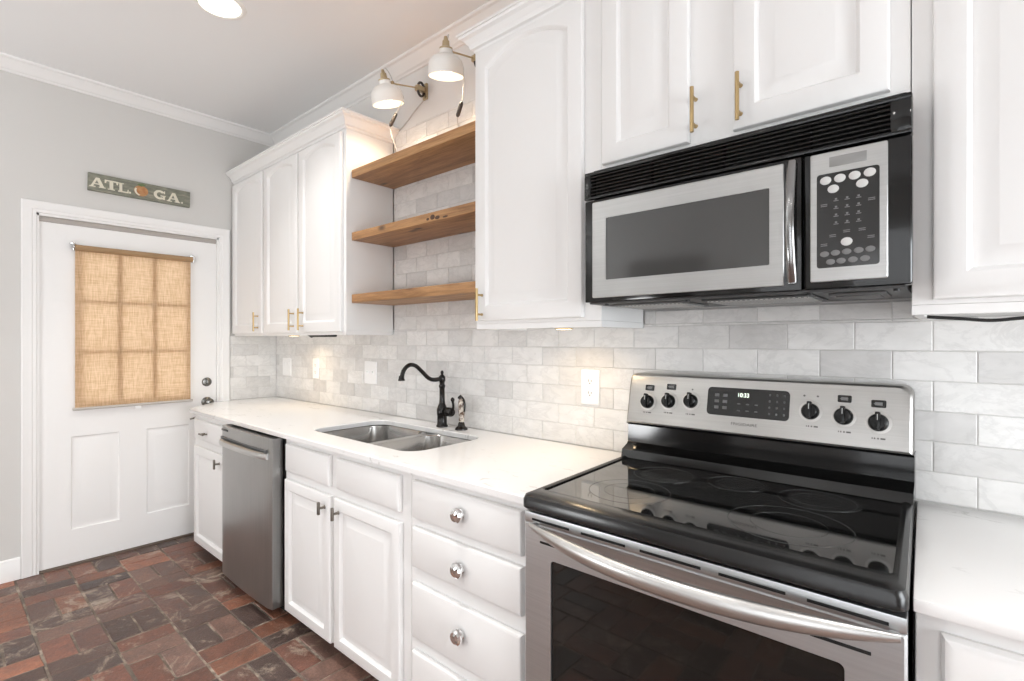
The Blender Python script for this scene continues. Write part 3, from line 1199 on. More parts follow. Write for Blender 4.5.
# ------------------------------------------------------------------ faucet and sprayer
fx, fy, fz = 1.878, -0.072, 0.8405
fa = thing('faucet', 'black bronze gooseneck faucet behind the sink', 'faucet', (fx, fy, fz))
mb = MB()
mb.lathe([(0, 0), (0.027, 0), (0.027, 0.006), (0.023, 0.012), (0.0225, 0.05), (0.025, 0.062), (0.025, 0.080), (0.020, 0.095), (0.0145, 0.108), (0.0125, 0.13), (0.0125, 0.18), (0.015, 0.186),
          (0.015, 0.194), (0.012, 0.198), (0.012, 0.208), (0.0155, 0.214), (0.0155, 0.232), (0.010, 0.240), (0.0055, 0.244), (0.0075, 0.250), (0.0075, 0.256), (0.004, 0.262), (0, 0.263)], (fx, fy, fz), (0, 0, 1), 24)
mb.build('body', M['bronze'], fa)
mb = MB()
pts = curve_pts([(fx, fy - 0.006, fz + 0.224), (fx, fy - 0.050, fz + 0.222), (fx, fy - 0.082, fz + 0.232), (fx, fy - 0.118, fz + 0.262), (fx, fy - 0.155, fz + 0.290), (fx, fy - 0.190, fz + 0.294),
                 (fx, fy - 0.218, fz + 0.274), (fx, fy - 0.229, fz + 0.246), (fx, fy - 0.231, fz + 0.236)], 6)
n = len(pts)
mb.tube(pts, [0.0105 - 0.0015 * math.sin(PI * i / n) for i in range(n)], 14)
mb.lathe([(0.009, 0.0), (0.0115, 0.004), (0.0125, 0.014), (0.0145, 0.017), (0.0145, 0.022), (0, 0.022)], (fx, fy - 0.231, fz + 0.250), (0, 0, -1), 18)
mb.build('spout', M['bronze'], fa)
mb = MB()
mb.lathe([(0.013, 0.015), (0.015, 0.034), (0.021, 0.042), (0.021, 0.072), (0.016, 0.080), (0.0, 0.082)], (fx, fy, fz + 0.074), (1, -0.1, 0), 20)
pts = curve_pts([(fx + 0.076, fy - 0.008, fz + 0.078), (fx + 0.090, fy - 0.012, fz + 0.10), (fx + 0.094, fy - 0.018, fz + 0.125), (fx + 0.095, fy - 0.022, fz + 0.145)], 5)
mb.tube(pts, [0.006] * 5 + [0.0055] * 5 + [0.006, 0.008, 0.0095, 0.009, 0.007, 0.003][:len(pts) - 10], 12)
mb.build('lever', M['bronze'], fa)
sx, sy = 2.005, -0.068
sp = thing('side_sprayer', 'small side sprayer with mottled grip beside the black faucet', 'sink sprayer', (sx, sy, fz))
SPM = Matrix.Translation((sx, sy, fz)) @ Matrix.Scale(1.2, 4) @ Matrix.Translation((-sx, -sy, -fz))
mb = MB(SPM)
mb.lathe([(0, 0), (0.024, 0), (0.023, 0.006), (0.014, 0.014), (0.012, 0.024), (0.009, 0.03), (0, 0.03)], (sx, sy, fz), (0, 0, 1), 20)
mb.build('base', M['bronze'], sp)
mb = MB(SPM)
mb.lathe([(0.008, 0.028), (0.011, 0.034), (0.0105, 0.05), (0.014, 0.075), (0.0155, 0.095), (0.012, 0.112), (0.008, 0.118), (0, 0.118)], (sx, sy, fz), (0.02, 0, 1), 18)
mb.build('grip', M['porcelain'], sp)
mb = MB(SPM)
mb.tube(curve_pts([(sx, sy, fz + 0.116), (sx + 0.008, sy - 0.004, fz + 0.122), (sx + 0.020, sy - 0.006, fz + 0.112), (sx + 0.024, sy - 0.006, fz + 0.09), (sx + 0.022, sy - 0.006, fz + 0.07)], 4), 0.0035, 8)
mb.lathe([(0.008, 0), (0.009, 0.012), (0.0, 0.014)], (sx, sy, fz + 0.117), (-0.6, -0.3, 0.6), 12)
mb.build('trigger', M['bronze'], sp)

# ------------------------------------------------------------------ dishwasher
dw = thing('dishwasher', 'stainless steel dishwasher between the base cabinets under the countertop', 'dishwasher', (1.14, -0.3, 0))
mb = MB()
mb.box(0.838, 1.430, -0.60, -0.03, 0.03, CT - 0.002)
for x in (0.88, 1.40):
    mb.lathe([(0.015, 0), (0.015, 0.03)], (x, -0.55, 0.0), (0, 0, 1), 10)
mb.build('tub_body', M['black_matte'], dw)
mb = MB()
# slightly bowed door: extrude a plan profile
prof = []
for k in range(17):
    t = k / 16
    x = 0.838 + (1.420 - 0.838) * t
    s = 2 * t - 1
    prof.append((x, -0.660 - 0.008 * (1 - s * s)))
prof = [(0.840, -0.606)] + [(0.838, -0.654)] + prof[1:-1] + [(1.420, -0.654), (1.418, -0.606)]
prof2 = prof
mb.prism(prof2, 2, 0.055, 0.808)
d = mb.build('door', M['steel_v'], dw, 0.5)
mb = MB()
hp = []
for k in range(21):
    t = k / 20
    x = 0.850 + (1.392 - 0.850) * t
    s = 2 * t - 1
    out = 0.022 * (1 - s ** 4) ** 0.6 if abs(s) < 1 else 0
    hp.append((x, -0.660 - out - 0.006, 0.728))
loops = []
for k, (x, y, z) in enumerate(hp):
    loops.append([(x, y + 0.007, z - 0.016), (x, y - 0.004, z - 0.012), (x, y - 0.007, z), (x, y - 0.004, z + 0.012), (x, y + 0.007, z + 0.016), (x, y + 0.009, z)])
mb.loft(loops)
mb.build('handle', M['steel_handle'], d)
mb = MB()
mb.box(0.858, 1.385, -0.6705, -0.660, 0.744, 0.756, 0.003)
mb.build('pocket', M['dark_gray'], d)
mb = MB()
mb.box(0.862, 0.945, -0.667, -0.659, 0.785, 0.795, 0.002)
mb.build('vent', M['black_satin'], d)

# ------------------------------------------------------------------ upper cabinets
UF, UD = -0.290, -0.310
UB, UT = 1.272, 2.335


def upper(label, x0, x1, z0, doors, loc, handles, arch=0.035, hmat=None, zt=2.283, closed=True, group='white upper cabinets'):
    t = thing('upper_cabinet', label, 'cabinet', loc, group)
    mb = MB()
    lip = 0.02
    mb.box(x0, x1, UF, -0.011, z0 + lip, UT if x1 < 2 else 2.365, 0.001, 1)
    # face frame bottom rail and side panels reach below the bottom shelf
    mb.box(x0, x1, UF, UF + 0.02, z0, z0 + lip - 0.0005)
    mb.box(x0, x0 + 0.018, UF + 0.0205, -0.011, z0, z0 + lip - 0.0005)
    mb.box(x1 - 0.018, x1, UF + 0.0205, -0.011, z0, z0 + lip - 0.0005)
    mb.build('carcass', M['cabinet'], t)
    for (a, b, zb), hx in zip(doors, handles):
        mb = MB()
        raised_panel(mb, a, b, zb, zt, UF - 0.001, UD, 0.058, arch, 0.026 if arch else 0.058)
        d = mb.build('door', M['cabinet'], t, 0.4)
        if hx is not None:
            bar_pull(d, hx, zb + (0.012 if hx != 2.372 else -0.001), zb + (0.130 if hx != 2.372 else 0.117), UD, M['brass'], 0.0052)
    return t


upper('white single-door upper cabinet in the corner beside the entry door', 0.012, 0.505, UB, [(0.020, 0.484, 1.287)], (0.26, -0.15, UB), [0.434], 0.034)
upper('white two-door upper cabinet between the corner cabinet and the wooden shelves', 0.507, 1.412, UB, [(0.512, 0.934, 1.287), (0.953, 1.388, 1.287)], (0.96, -0.15, UB), [0.900, 1.008], 0.034)
upper('tall white single-door upper cabinet between the wooden shelves and the microwave', 2.325, 2.866, 1.285, [(2.334, 2.806, 1.316)], (2.6, -0.15, 1.285), [2.372], 0.052, zt=2.318)
upper('white two-door upper cabinet above the microwave', 2.868, 3.614, 1.752, [(2.876, 3.144, 1.776), (3.259, 3.580, 1.776)], (3.24, -0.15, 1.752), [3.166, 3.279], 0.036, zt=2.318)
upper('white upper cabinet right of the microwave above the short counter', 3.616, 4.46, 1.297, [(3.650, 4.03, 1.327), (4.05, 4.43, 1.327)], (4.03, -0.15, 1.297), [None, None], 0.036, zt=2.318)

# cornice on top of the cabinets
def cab_crown(path, zb, zt, p):
    prof = [(0, 0), (0.10, 0.0), (0.14, 0.14), (0.30, 0.20), (0.38, 0.42), (0.62, 0.66), (0.86, 0.74), (0.90, 0.86), (1.0, 0.88), (1.0, 1.0), (0, 1.0)]
    mb = MB()
    mb.loft([[(x + nx * p * a, y + ny * p * a, zb + (zt - zb) * b) for a, b in prof] for (x, y), (nx, ny) in path])
    return mb


mb = cab_crown([((0.011, -0.005), (0, 0)), ((0.011, UF - 0.001), (0, -1)), ((1.413, UF - 0.001), (1, -1)), ((1.413, -0.011), (1, 0))][1:], 2.296, 2.365, 0.055)
tag(mb.build('cornice', M['cabinet'], smooth=0.4), 'white cornice moulding capping the three-door run of cabinets near the entry door', 'moulding')
mb = cab_crown([((2.324, -0.011), (-1, 0)), ((2.324, UF - 0.001), (-1, -1)), ((4.461, UF - 0.001), (0, -1))], 2.325, 2.389, 0.055)
tag(mb.build('cornice', M['cabinet'], smooth=0.4), 'white cornice moulding capping the cabinets above the microwave and beside the shelves', 'moulding')

# under-cabinet pucks, black transformer, cord
def puck(label, x, y, z, watts):
    t = thing('puck_light', label, 'light', (x, y, z), 'under-cabinet puck lights')
    mb = MB()
    mb.lathe([(0, -0.0085), (0.034, -0.0085), (0.034, -0.026), (0.029, -0.030), (0.026, -0.029), (0.026, -0.027), (0, -0.027)], (x, y, z), (0, 0, 1), 24)
    mb.build('housing', M['lamp_brass'], t)
    mb = MB()
    mb.lathe([(0, 0), (0.0255, 0), (0.0255, -0.003), (0, -0.004)], (x, y, z - 0.0275), (0, 0, 1), 24)
    mb.build('lens', M['puck'], t)
    L = area('puck_lamp', (x, y, z - 0.034), (0, 0, 0), 0.05, 0.05, watts, (1.0, 0.74, 0.45), 'DISK', 2.6)
    return t


puck('lit puck light under the two-door cabinet near the entry door', 0.655, -0.19, UB + 0.027, 0.55)
puck('lit puck light under the tall cabinet between shelves and microwave', 2.654, -0.19, 1.312, 0.6)
mb = MB()
mb.box(0.985, 1.19, -0.262, -0.21, 1.262, 1.291, 0.006)
mb.tube(curve_pts([(0.99, -0.235, 1.27), (0.95, -0.23, 1.262), (0.90, -0.22, 1.272), (0.80, -0.2, 1.285)], 5), 0.004, 8)
tag(mb.build('transformer', M['cord']), 'small black light transformer fixed under the two-door cabinet near the entry door', 'transformer')
mb = MB()
mb.tube(curve_pts([(3.64, -0.27, 1.2925), (3.69, -0.265, 1.288), (3.74, -0.262, 1.283), (3.80, -0.262, 1.287), (3.90, -0.262, 1.281), (4.05, -0.262, 1.288), (4.2, -0.26, 1.2925)], 6), 0.0035, 8)
tag(mb.build('cable', M['cord']), 'black cable sagging under the cabinet above the short counter', 'cable')

# ------------------------------------------------------------------ wooden shelves
for zb, th, lab, sd in ((2.054, 0.040, 'thick oiled wood shelf, topmost of the three under the wall lamps', 0.3), (1.742, 0.040, 'thick oiled wood shelf with a big knot, middle of the three', 1.7),
                        (1.430, 0.043, 'thick oiled wood shelf, lowest of the three above the countertop', 2.9)):
    mb = MB()
    mb.col = (sd, sd * 0.37, sd * 0.71)
    mb.box(1.416, 2.322, -0.262, -0.0105, zb, zb + th, 0.003)
    sh = tag(mb.build('wall_shelf', M['wood']), lab, 'shelf', 'oiled wood wall shelves')
    if zb == 1.742:
        mb = MB()
        kn = [(0.0, -0.002), (0.012, -0.001), (0.02, 0.001), (0.026, 0.004)]
        for kx, kz, kr, sx2 in ((2.035, 0.018, 0.021, 1.1), (2.066, 0.012, 0.015, 1.6), (2.004, 0.014, 0.011, 1.4), (2.115, 0.008, 0.008, 3.2)):
            mb.M = Matrix.Translation((kx, -0.2608, zb + kz)) @ Matrix.Diagonal((sx2, 1, 0.8, 1)) @ Matrix.Rotation(kx * 40, 4, 'Y')
            mb.lathe([(0.0, 0.0018), (kr * 0.5, 0.0016), (kr * 0.9, 0.0006), (kr, -0.001)], (0, 0, 0), (0, -1, 0), 9)
        mb.build('knot', simple('dark_wood_knot', (0.07, 0.028, 0.012), 0.55), sh)

# ------------------------------------------------------------------ wall lamps above the shelves
def wall_lamp(x, zr, label, mx, ax, sw, cordpath):
    t = thing('wall_lamp', label, 'lamp', (mx, 0, 2.49), 'white and brass wall lamps')
    mb = MB()                                         # wall plate and the fork that carries the arm
    mb.box(mx - 0.016, mx + 0.016, -0.012, -0.0005, 2.455, 2.535, 0.004)
    mb.box(mx - 0.013, mx + 0.013, -0.064, -0.012, 2.484, 2.510, 0.004)
    mb.build('bracket', M['lamp_brass'], t)
    mb = MB()
    ring = [(mx + 0.0, -0.034 + 0.020 * math.sin(a), 2.497 + 0.034 * math.cos(a)) for a in [2 * PI * k / 24 for k in range(25)]]
    mb.tube(ring, 0.006, 8, False)
    mb.build('spring_clip', M['cord_dark'], t)
    jx, jy, jz = x + 0.012, -0.196, 2.472             # elbow
    mb = MB()
    mb.tube([(mx, -0.055, 2.497), (jx, jy, jz)], 0.0038, 10)
    mb.lathe([(0, -0.012), (0.008, -0.012), (0.010, 0), (0.008, 0.012), (0, 0.012)], (jx, jy, jz), (1, 0, 0), 14)
    mb.tube([(jx, jy, jz), (x - 0.03, -0.205, 2.494)], 0.0055, 10)
    mb.build('arm', M['lamp_brass'], t)
    ax = Vector(ax).normalized()
    base = Vector((x, -0.205, zr))
    sp_ = [(0.0745, 0.0), (0.0755, 0.004), (0.0750, 0.024), (0.0735, 0.046), (0.068, 0.062), (0.054, 0.076), (0.036, 0.083), (0.029, 0.087), (0.0275, 0.094), (0.0275, 0.104), (0.0, 0.104)]
    mb = MB()
    inner = [(r - 0.002, h - 0.002 if h > 0.05 else h) for r, h in sp_[:7]][::-1]
    mb.lathe([(0.02, 0.080)] + inner + sp_, base, ax, 32, cap=False)
    sh = mb.build('shade', M['lamp_white'], t)
    mb = MB()
    mb.lathe([(0.0, 0.0), (0.0275, 0.0), (0.0275, 0.006), (0.016, 0.011), (0.0145, 0.032), (0.009, 0.038), (0.007, 0.050), (0, 0.051)], base + ax * 0.1045, ax, 20)
    mb.build('socket_cap', M['lamp_brass'], t)
    top = base + ax * 0.144
    mb = MB()
    pts = curve_pts([top, top + Vector((0.012, 0.004, 0.016)), Vector((jx - 0.012, jy, jz + 0.045)), Vector((jx, jy + 0.012, jz + 0.004)), Vector((jx + 0.02, jy + 0.03, jz - 0.04)), *[Vector(c) for c in cordpath]], 7)
    mb.tube(pts, 0.0024, 8)
    mb.build('cord', M['cord_white'], t)
    mb = MB()
    a, b = Vector(sw[0]), Vector(sw[1])
    mb.tube([a, a + (b - a) * 0.12, a + (b - a) * 0.88, b], [0.005, 0.0088, 0.0088, 0.005], 12)
    mb.build('inline_switch', M['cord_dark'], t)
    mb = MB()
    mb.lathe([(0, 0.0), (0.018, 0.003), (0.029, 0.015), (0.031, 0.03), (0.026, 0.045), (0.016, 0.060), (0.014, 0.075), (0, 0.075)], base + ax * 0.008, ax, 20)
    mb.build('bulb', M['bulb'], t)
    L = bpy.data.lights.new('lamp_bulb', 'SPOT')
    L.energy = 6.5
    L.color = (1.0, 0.80, 0.56)
    L.shadow_soft_size = 0.03
    L.spot_size = 2.5
    L.spot_blend = 0.5
    o = bpy.data.objects.new('lamp_bulb', L)
    COL.objects.link(o)
    o.location = base + ax * 0.0
    o.rotation_euler = (0, 0, 0)


wall_lamp(1.644, 2.371, 'white and brass wall lamp nearer the entry door, tilted over the top shelf', 1.675, (0.04, -0.25, 1), ((1.632, -0.15, 2.352), (1.580, -0.15, 2.302)),
          [(1.70, -0.16, 2.40), (1.632, -0.15, 2.354), (1.580, -0.15, 2.300), (1.565, -0.10, 2.20), (1.56, -0.05, 2.098)])
wall_lamp(2.056, 2.364, 'white and brass wall lamp hanging beside the tall cabinet', 2.075, (0.16, -0.15, 1), ((2.096, -0.15, 2.265), (2.066, -0.15, 2.208)),
          [(2.115, -0.16, 2.40), (2.11, -0.155, 2.32), (2.096, -0.15, 2.267), (2.066, -0.15, 2.206), (2.055, -0.12, 2.14), (2.05, -0.09, 2.098)])
mb = MB()
mb.tube(curve_pts([(1.672, -0.006, 2.462), (1.60, -0.006, 2.43), (1.52, -0.006, 2.385), (1.448, -0.006, 2.352), (1.432, -0.012, 2.32), (1.428, -0.014, 2.22), (1.428, -0.014, 2.10)], 6), 0.003, 8)
tag(mb.build('lamp_cable', M['cord_white']), 'thin pale cable running down the wall from the lamp to the top shelf corner', 'cable')

# ------------------------------------------------------------------ ceiling light
def can(x, y, label, watts):
    t = thing('recessed_light', label, 'ceiling light', (x, y, CEIL), 'recessed ceiling lights')
    mb = MB()
    mb.lathe([(0.080, 0.0), (0.080, -0.004), (0.088, -0.007), (0.100, -0.004), (0.102, 0.0)], (x, y, CEIL), (0, 0, 1), 40, cap=False)
    mb.build('trim_ring', M['lamp_white'], t)
    mb = MB()
    mb.lathe([(0, -0.0045), (0.079, -0.0045), (0.081, -0.002), (0.0, -0.001)], (x, y, CEIL), (0, 0, 1), 40)
    mb.build('lens', M['can_glow'], t)
    area('downlight', (x, y, CEIL - 0.02), (0, 0, 0), 0.15, 0.15, watts, (1.0, 0.97, 0.93), 'DISK', 1.7)


can(1.30, -0.825, 'lit recessed round ceiling light above the entry end of the kitchen', 4.5)
# unseen downlights without fixtures, added overhead beyond the frame as fill
for x, y in ((1.3, -2.6), (2.9, -2.6), (4.5, -2.6)):
    area('downlight', (x, y, CEIL - 0.02), (0, 0, 0), 0.15, 0.15, 3, (1.0, 0.97, 0.93), 'DISK')

for x, y in ((2.6, -1.15), (4.0, -1.15)):  # unseen as well, added to brighten the counters and drawer fronts
    area('downlight', (x, y, CEIL - 0.02), (0, 0, 0), 0.15, 0.15, 3.2, (1.0, 0.975, 0.945), 'DISK', 1.15)

# ------------------------------------------------------------------ microwave
MF = -0.380
mw = thing('microwave', 'black and stainless over-the-range microwave', 'microwave', (3.245, -0.2, 1.35))
X0, X1 = 2.862, 3.6215
mb = MB()
mb.box(2.872, 3.611, MF + 0.034, -0.013, 1.357, 1.748, 0.003)
mb.build('body', M['black_satin'], mw)
# top grille: frame with horizontal louvers
mb = MB()
mb.box(X0, X1, MF - 0.001, MF + 0.033, 1.722, 1.7335, 0.005)
mb.box(X0, X1, MF - 0.001, MF + 0.033, 1.6535, 1.662, 0.003)
mb.box(X0, X0 + 0.022, MF - 0.001, MF + 0.033, 1.660, 1.724, 0.004)
mb.box(X1 - 0.036, X1, MF - 0.001, MF + 0.033, 1.660, 1.724, 0.006)
for k in range(6):
    z = 1.666 + k * 0.0098
    mb.prism([(MF + 0.0015, z), (MF, z + 0.0015), (MF + 0.0012, z + 0.0042), (MF + 0.020, z + 0.0075), (MF + 0.020, z + 0.004)], 0, X0 + 0.02, X1 - 0.034)
for k in range(3):
    xx = X0 + 0.2 + k * 0.19
    mb.box(xx, xx + 0.004, MF + 0.021, MF + 0.03, 1.660, 1.724)
mb.build('vent_grille', M['black_gloss'], mw)
# door
DX1 = 3.429
mb = MB()
mb.box(X0 + 0.002, DX1, MF, MF + 0.032, 1.3535, 1.650, 0.005)
md = mb.build('door', M['black_gloss'], mw)


def frame_front(mb, out, inn, y, d, r0, r1):
    a = rrect(*out, r0)
    b = rrect(*inn, r1)
    mb.loft([[(x, y, z) for x, z in a], [(x, y - d * 0.7, z) for x, z in a],
             [(x + (0.0015 if x < (out[0] + out[1]) / 2 else -0.0015), y - d, z + (0.0015 if z < (out[2] + out[3]) / 2 else -0.0015)) for x, z in a],
             [(x, y - d, z) for x, z in b], [(x, y + 0.0, z) for x, z in b]], False, False)


mb = MB()
frame_front(mb, (2.891, 3.394, 1.366, 1.642), (2.936, 3.364, 1.416, 1.592), MF + 0.0005, 0.004, 0.004, 0.003)
mb.build('door_frame', M['steel_mw'], md, 0.25)
mb = MB()
mb.box(2.935, 3.365, MF - 0.0015, MF + 0.0005, 1.415, 1.593)
mb.build('window', M['mw_glass'], md)
mb = MB()
hp = []
for k in range(21):
    t = k / 20
    s = 2 * t - 1
    hp.append((3.412, MF - 0.008 - 0.026 * (1 - s * s), 1.371 + 0.270 * t))
loops = []
for (x, y, z) in hp:
    loops.append([(x + 0.0095 * math.cos(a), y + 0.006 * math.sin(a), z) for a in [2 * PI * k / 14 for k in range(14)]])
mb.loft(loops)
for z in (1.374, 1.638):
    mb.box(3.405, 3.419, MF - 0.012, MF + 0.001, z - 0.006, z + 0.006, 0.003)
mb.build('handle', simple('dark_chrome', (0.30, 0.30, 0.30), 0.16, 1.0), md)
# control side
mb = MB()
mb.box(DX1 + 0.0035, X1, MF, MF + 0.032, 1.3535, 1.650, 0.006, 3)
cpn = mb.build('control_panel', M['black_gloss'], mw)
mb = MB()
frame_front(mb, (3.446, 3.583, 1.369, 1.646), (3.4585, 3.5695, 1.3985, 1.6005), MF + 0.0005, 0.004, 0.004, 0.006)
mb.build('panel_frame', M['steel_mw'], cpn, 0.25)
mb = MB()
mb.box(3.458, 3.570, MF - 0.0022, MF + 0.0005, 1.398, 1.601)
mb.build('keypad', M['keypad'], cpn)
mb = MB()
mb.box(3.482, 3.548, MF - 0.0046, MF - 0.0025, 1.613, 1.634, 0.0008)
mb.build('display', M['lcd'], cpn)


def key(x, z, rx, rz, mat):
    mb = MB(Matrix.Translation((x, MF - 0.002, z)) @ Matrix.Diagonal((rx, 1, rz, 1)))
    mb.lathe([(1, 0), (1, 0.0008), (0.9, 0.0013), (0, 0.0014)], (0, 0, 0), (0, -1, 0), 18)
    mb.build('key', mat, cpn)


for x, z in ((3.475, 1.586), (3.501, 1.5865), (3.527, 1.587), (3.553, 1.588), (3.489, 1.566), (3.540, 1.568), (3.513, 1.451)):
    key(x, z, 0.0105, 0.0088, M['key_gray'])
for x, z in ((3.473, 1.4285), (3.493, 1.4295), (3.513, 1.430), (3.534, 1.4305), (3.554, 1.431), (3.484, 1.411), (3.503, 1.4115), (3.524, 1.412), (3.545, 1.4125)):
    key(x, z, 0.0085, 0.0062, M['key_mid'])
mb = MB()
for r in range(4):
    for c in range(3):
        x, z = 3.494 + c * 0.020, 1.540 - r * 0.0165
        mb.box(x - 0.0045, x + 0.0045, MF - 0.0028, MF - 0.002, z - 0.0008, z + 0.0008)
        mb.box(x - 0.002, x + 0.002, MF - 0.0028, MF - 0.002, z + 0.002, z + 0.0055)
for x, z in ((3.472, 1.535), (3.472, 1.450), (3.555, 1.458), (3.488, 1.468), (3.540, 1.475), (3.556, 1.535), (3.513, 1.475)):
    for q in range(2):
        mb.box(x - 0.006, x + 0.006, MF - 0.0028, MF - 0.002, z - 0.0007 - q * 0.0035, z + 0.0007 - q * 0.0035)
mb.build('key_lettering', M['key_mid'], cpn)
# underside: plate, filters, lamp lens, catches
mb = MB()
mb.box(2.874, 3.610, MF + 0.01, -0.03, 1.349, 1.3565, 0.002)
us = mb.build('underside', M['gray_sheet'], mw)
for a, b in ((2.93, 3.13), (3.20, 3.43)):
    mb = MB()
    mb.box(a - 0.012, b + 0.012, MF + 0.05, MF + 0.235, 1.3445, 1.3485, 0.002)
    f = mb.build('filter_frame', M['dark_gray'] if a < 3.1 else M['gray_sheet'], us)
    mb = MB()
    mb.box(a, b, MF + 0.06, MF + 0.225, 1.342, 1.3445)
    mb.build('filter_mesh', M['mesh_lens'], f)
mb = MB()
mb.box(3.47, 3.575, MF + 0.06, MF + 0.19, 1.343, 1.3485, 0.003)
mb.box(3.482, 3.563, MF + 0.075, MF + 0.175, 1.340, 1.3435, 0.002)
mb.build('lamp_cover', M['dark_gray'], us)
for x in (2.92, 3.16, 3.44, 3.595):
    mb = MB()
    mb.lathe([(0.006, 0), (0.006, 0.005), (0, 0.006)], (x, MF + 0.03, 1.349), (0, 0, -1), 12)
    mb.build('screw', M['black_satin'], us)

# ------------------------------------------------------------------ range
rg = thing('range', 'freestanding black and stainless electric range with a glass cooktop', 'stove', (3.245, -0.35, 0))
RX0, RX1 = 2.860, 3.631
SHEAR = Matrix(((1, -0.036, 0, -0.036 * 0.66), (0, 1, 0, 0), (0, 0, 1, 0), (0, 0, 0, 1)))    # shears the square-standing range sideways along its depth to suit the camera calibration
mb = MB(SHEAR)
mb.box(RX0 + 0.004, RX1 - 0.004, -0.605, -0.02, 0.07, 0.8185, 0.003)
for x in (RX0 + 0.05, RX1 - 0.05):
    for y in (-0.56, -0.08):
        mb.lathe([(0.018, 0), (0.018, 0.072)], (x, y, 0.0), (0, 0, 1), 12)
mb.build('body', M['black_satin'], rg)
# storage drawer
mb = MB(SHEAR)
slab_front(mb, RX0 + 0.004, RX1 - 0.004, 0.075, 0.215, -0.606, -0.652, 0.01)
mb.build('drawer', M['steel'], rg)
# oven door
OF = -0.655
mb = MB(SHEAR)
win = (2.944, 3.547, 0.335, 0.708)
A = rrect(RX0 + 0.002, RX1 - 0.002, 0.225, 0.7868, 0.003, 5)
Bw = rrect(*win, 0.010, 5)
mb.loft([[(x, -0.607, z) for x, z in A], [(x, OF + 0.004, z) for x, z in A],
         [(x + (0.004 if x < 3.24 else -0.004), OF, z + (0.004 if z < 0.5 else -0.004)) for x, z in A],
         [(x, OF, z) for x, z in Bw], [(x, OF + 0.006, z) for x, z in Bw]], True, False)
od = mb.build('oven_door', M['steel'], rg)
mb = MB(SHEAR)
mb.box(win[0] - 0.002, win[1] + 0.002, OF + 0.0045, OF + 0.009, win[2] - 0.002, win[3] + 0.002)
mb.build('window', M['oven_glass'], od)
# lower vent slots beside the handle
for a, b, z in ((2.911, 2.972, 0.745), (3.497, 3.583, 0.740)):
    mb = MB(SHEAR)
    mb.box(a, b, OF - 0.0008, OF + 0.001, z - 0.003, z + 0.003, 0.0007)
    mb.build('vent_slot', M['black_matte'], od)
# slotted vent strip under the cooktop
mb = MB(SHEAR)
mb.box(RX0 + 0.002, RX1 - 0.002, OF, -0.607, 0.7872, 0.8125, 0.003)
st = mb.build('vent_strip', M['steel'], rg)
for a, b in ((2.886, 2.998), (3.031, 3.145), (3.179, 3.309), (3.343, 3.459), (3.492, 3.606)):
    mb = MB(SHEAR)
    mb.box(a, b, OF - 0.0008, -0.640, 0.7935, 0.7992, 0.0007)
    mb.build('vent_slot', M['black_matte'], st)
# bowed handle
mb = MB(SHEAR)
loops = []
for k in range(33):
    t = k / 32
    s = 2 * t - 1
    x = 2.886 + (3.621 - 2.886) * t
    o = 0.056 * (1 - abs(s) ** 2.2)
    w = 0.0060 + 0.0110 * (1 - abs(s) ** 3.5)
    z = 0.770 + 0.014 * s * s
    loops.append([(x, OF - 0.010 - o + 0.8 * w * math.sin(a), z + w * 1.15 * math.cos(a)) for a in [2 * PI * q / 18 for q in range(18)]])
mb.loft(loops)
for x in (2.894, 3.613):
    mb.box(x - 0.007, x + 0.007, OF - 0.010, OF + 0.0005, 0.778, 0.790, 0.003)
mb.build('handle', M['steel_handle'], od)
# cooktop frame: bullnosed rim around the glass
mb = MB(SHEAR)
oc = rrect(RX0, RX1, -0.672, -0.040, 0.022, 6)
gl = (RX0 + 0.022, RX1 - 0.022, -0.602, -0.085)
ig = rrect(*gl, 0.010, 6)


def off(pts, d, c=((RX0 + RX1) / 2, -0.35), h=((RX1 - RX0) / 2, 0.316)):
    return [(c[0] + (x - c[0]) * (1 - d / h[0]), c[1] + (y - c[1]) * (1 - d / h[1])) for x, y in pts]


mb.loft([[(x, y, 0.823) for x, y in off(oc, 0.004)], [(x, y, 0.827) for x, y in oc], [(x, y, 0.846) for x, y in oc], [(x, y, 0.856) for x, y in off(oc, 0.004)],
         [(x, y, 0.8595) for x, y in off(oc, 0.012)], [(x, y, 0.8595) for x, y in off(ig, -0.006)], [(x, y, 0.857) for x, y in ig], [(x, y, 0.848) for x, y in off(ig, 0.002)]], True, False)
ck = mb.build('cooktop', M['black_enamel'], rg, 0.7)
mb = MB(SHEAR)
mb.box(gl[0] - 0.001, gl[1] + 0.001, gl[2] - 0.001, gl[3] + 0.001, 0.850, 0.8535)
gg = mb.build('cooktop_glass', M['ceramic_glass'], ck)
for bx, by, r in ((3.060, -0.245, 0.085), (3.250, -0.205, 0.072), (3.445, -0.225, 0.085), (3.055, -0.455, 0.105), (3.425, -0.450, 0.120)):
    mb = MB(SHEAR)
    for rr in ((r, r - 0.0022), (r * 0.62, r * 0.62 - 0.0012)):
        mb.lathe([(rr[0], 0), (rr[0], 0.0003), (rr[1], 0.0003), (rr[1], 0)], (bx, by, 0.8535), (0, 0, 1), 56, cap=False)
    mb.build('burner_ring', M['ring'], gg)
    if by > -0.3:
        mb = MB()
        mb.lathe([(r - 0.006, 0), (r - 0.006, 0.0002), (0, 0.0002)], (bx, by, 0.8535), (0, 0, 1), 56)
        mb.build('burner_zone', M['zone'], gg)
# backguard
PB, PT = -0.105, -0.058          # panel front at bottom / top
mb = MB()
mb.prism([(-0.125, 0.855), (-0.118, 0.880), (-0.085, 0.893), (-0.078, 0.900), (-0.076, 0.958), (-0.090, 0.966), (-0.02, 0.966), (-0.02, 0.845)], 0, 2.842, 3.611)
mb.box(2.842, 2.862, -0.115, -0.085, 0.858, 0.878, 0.006)
mb.box(3.590, 3.611, -0.115, -0.085, 0.858, 0.878, 0.006)
mb.build('riser', M['black_gloss'], rg)


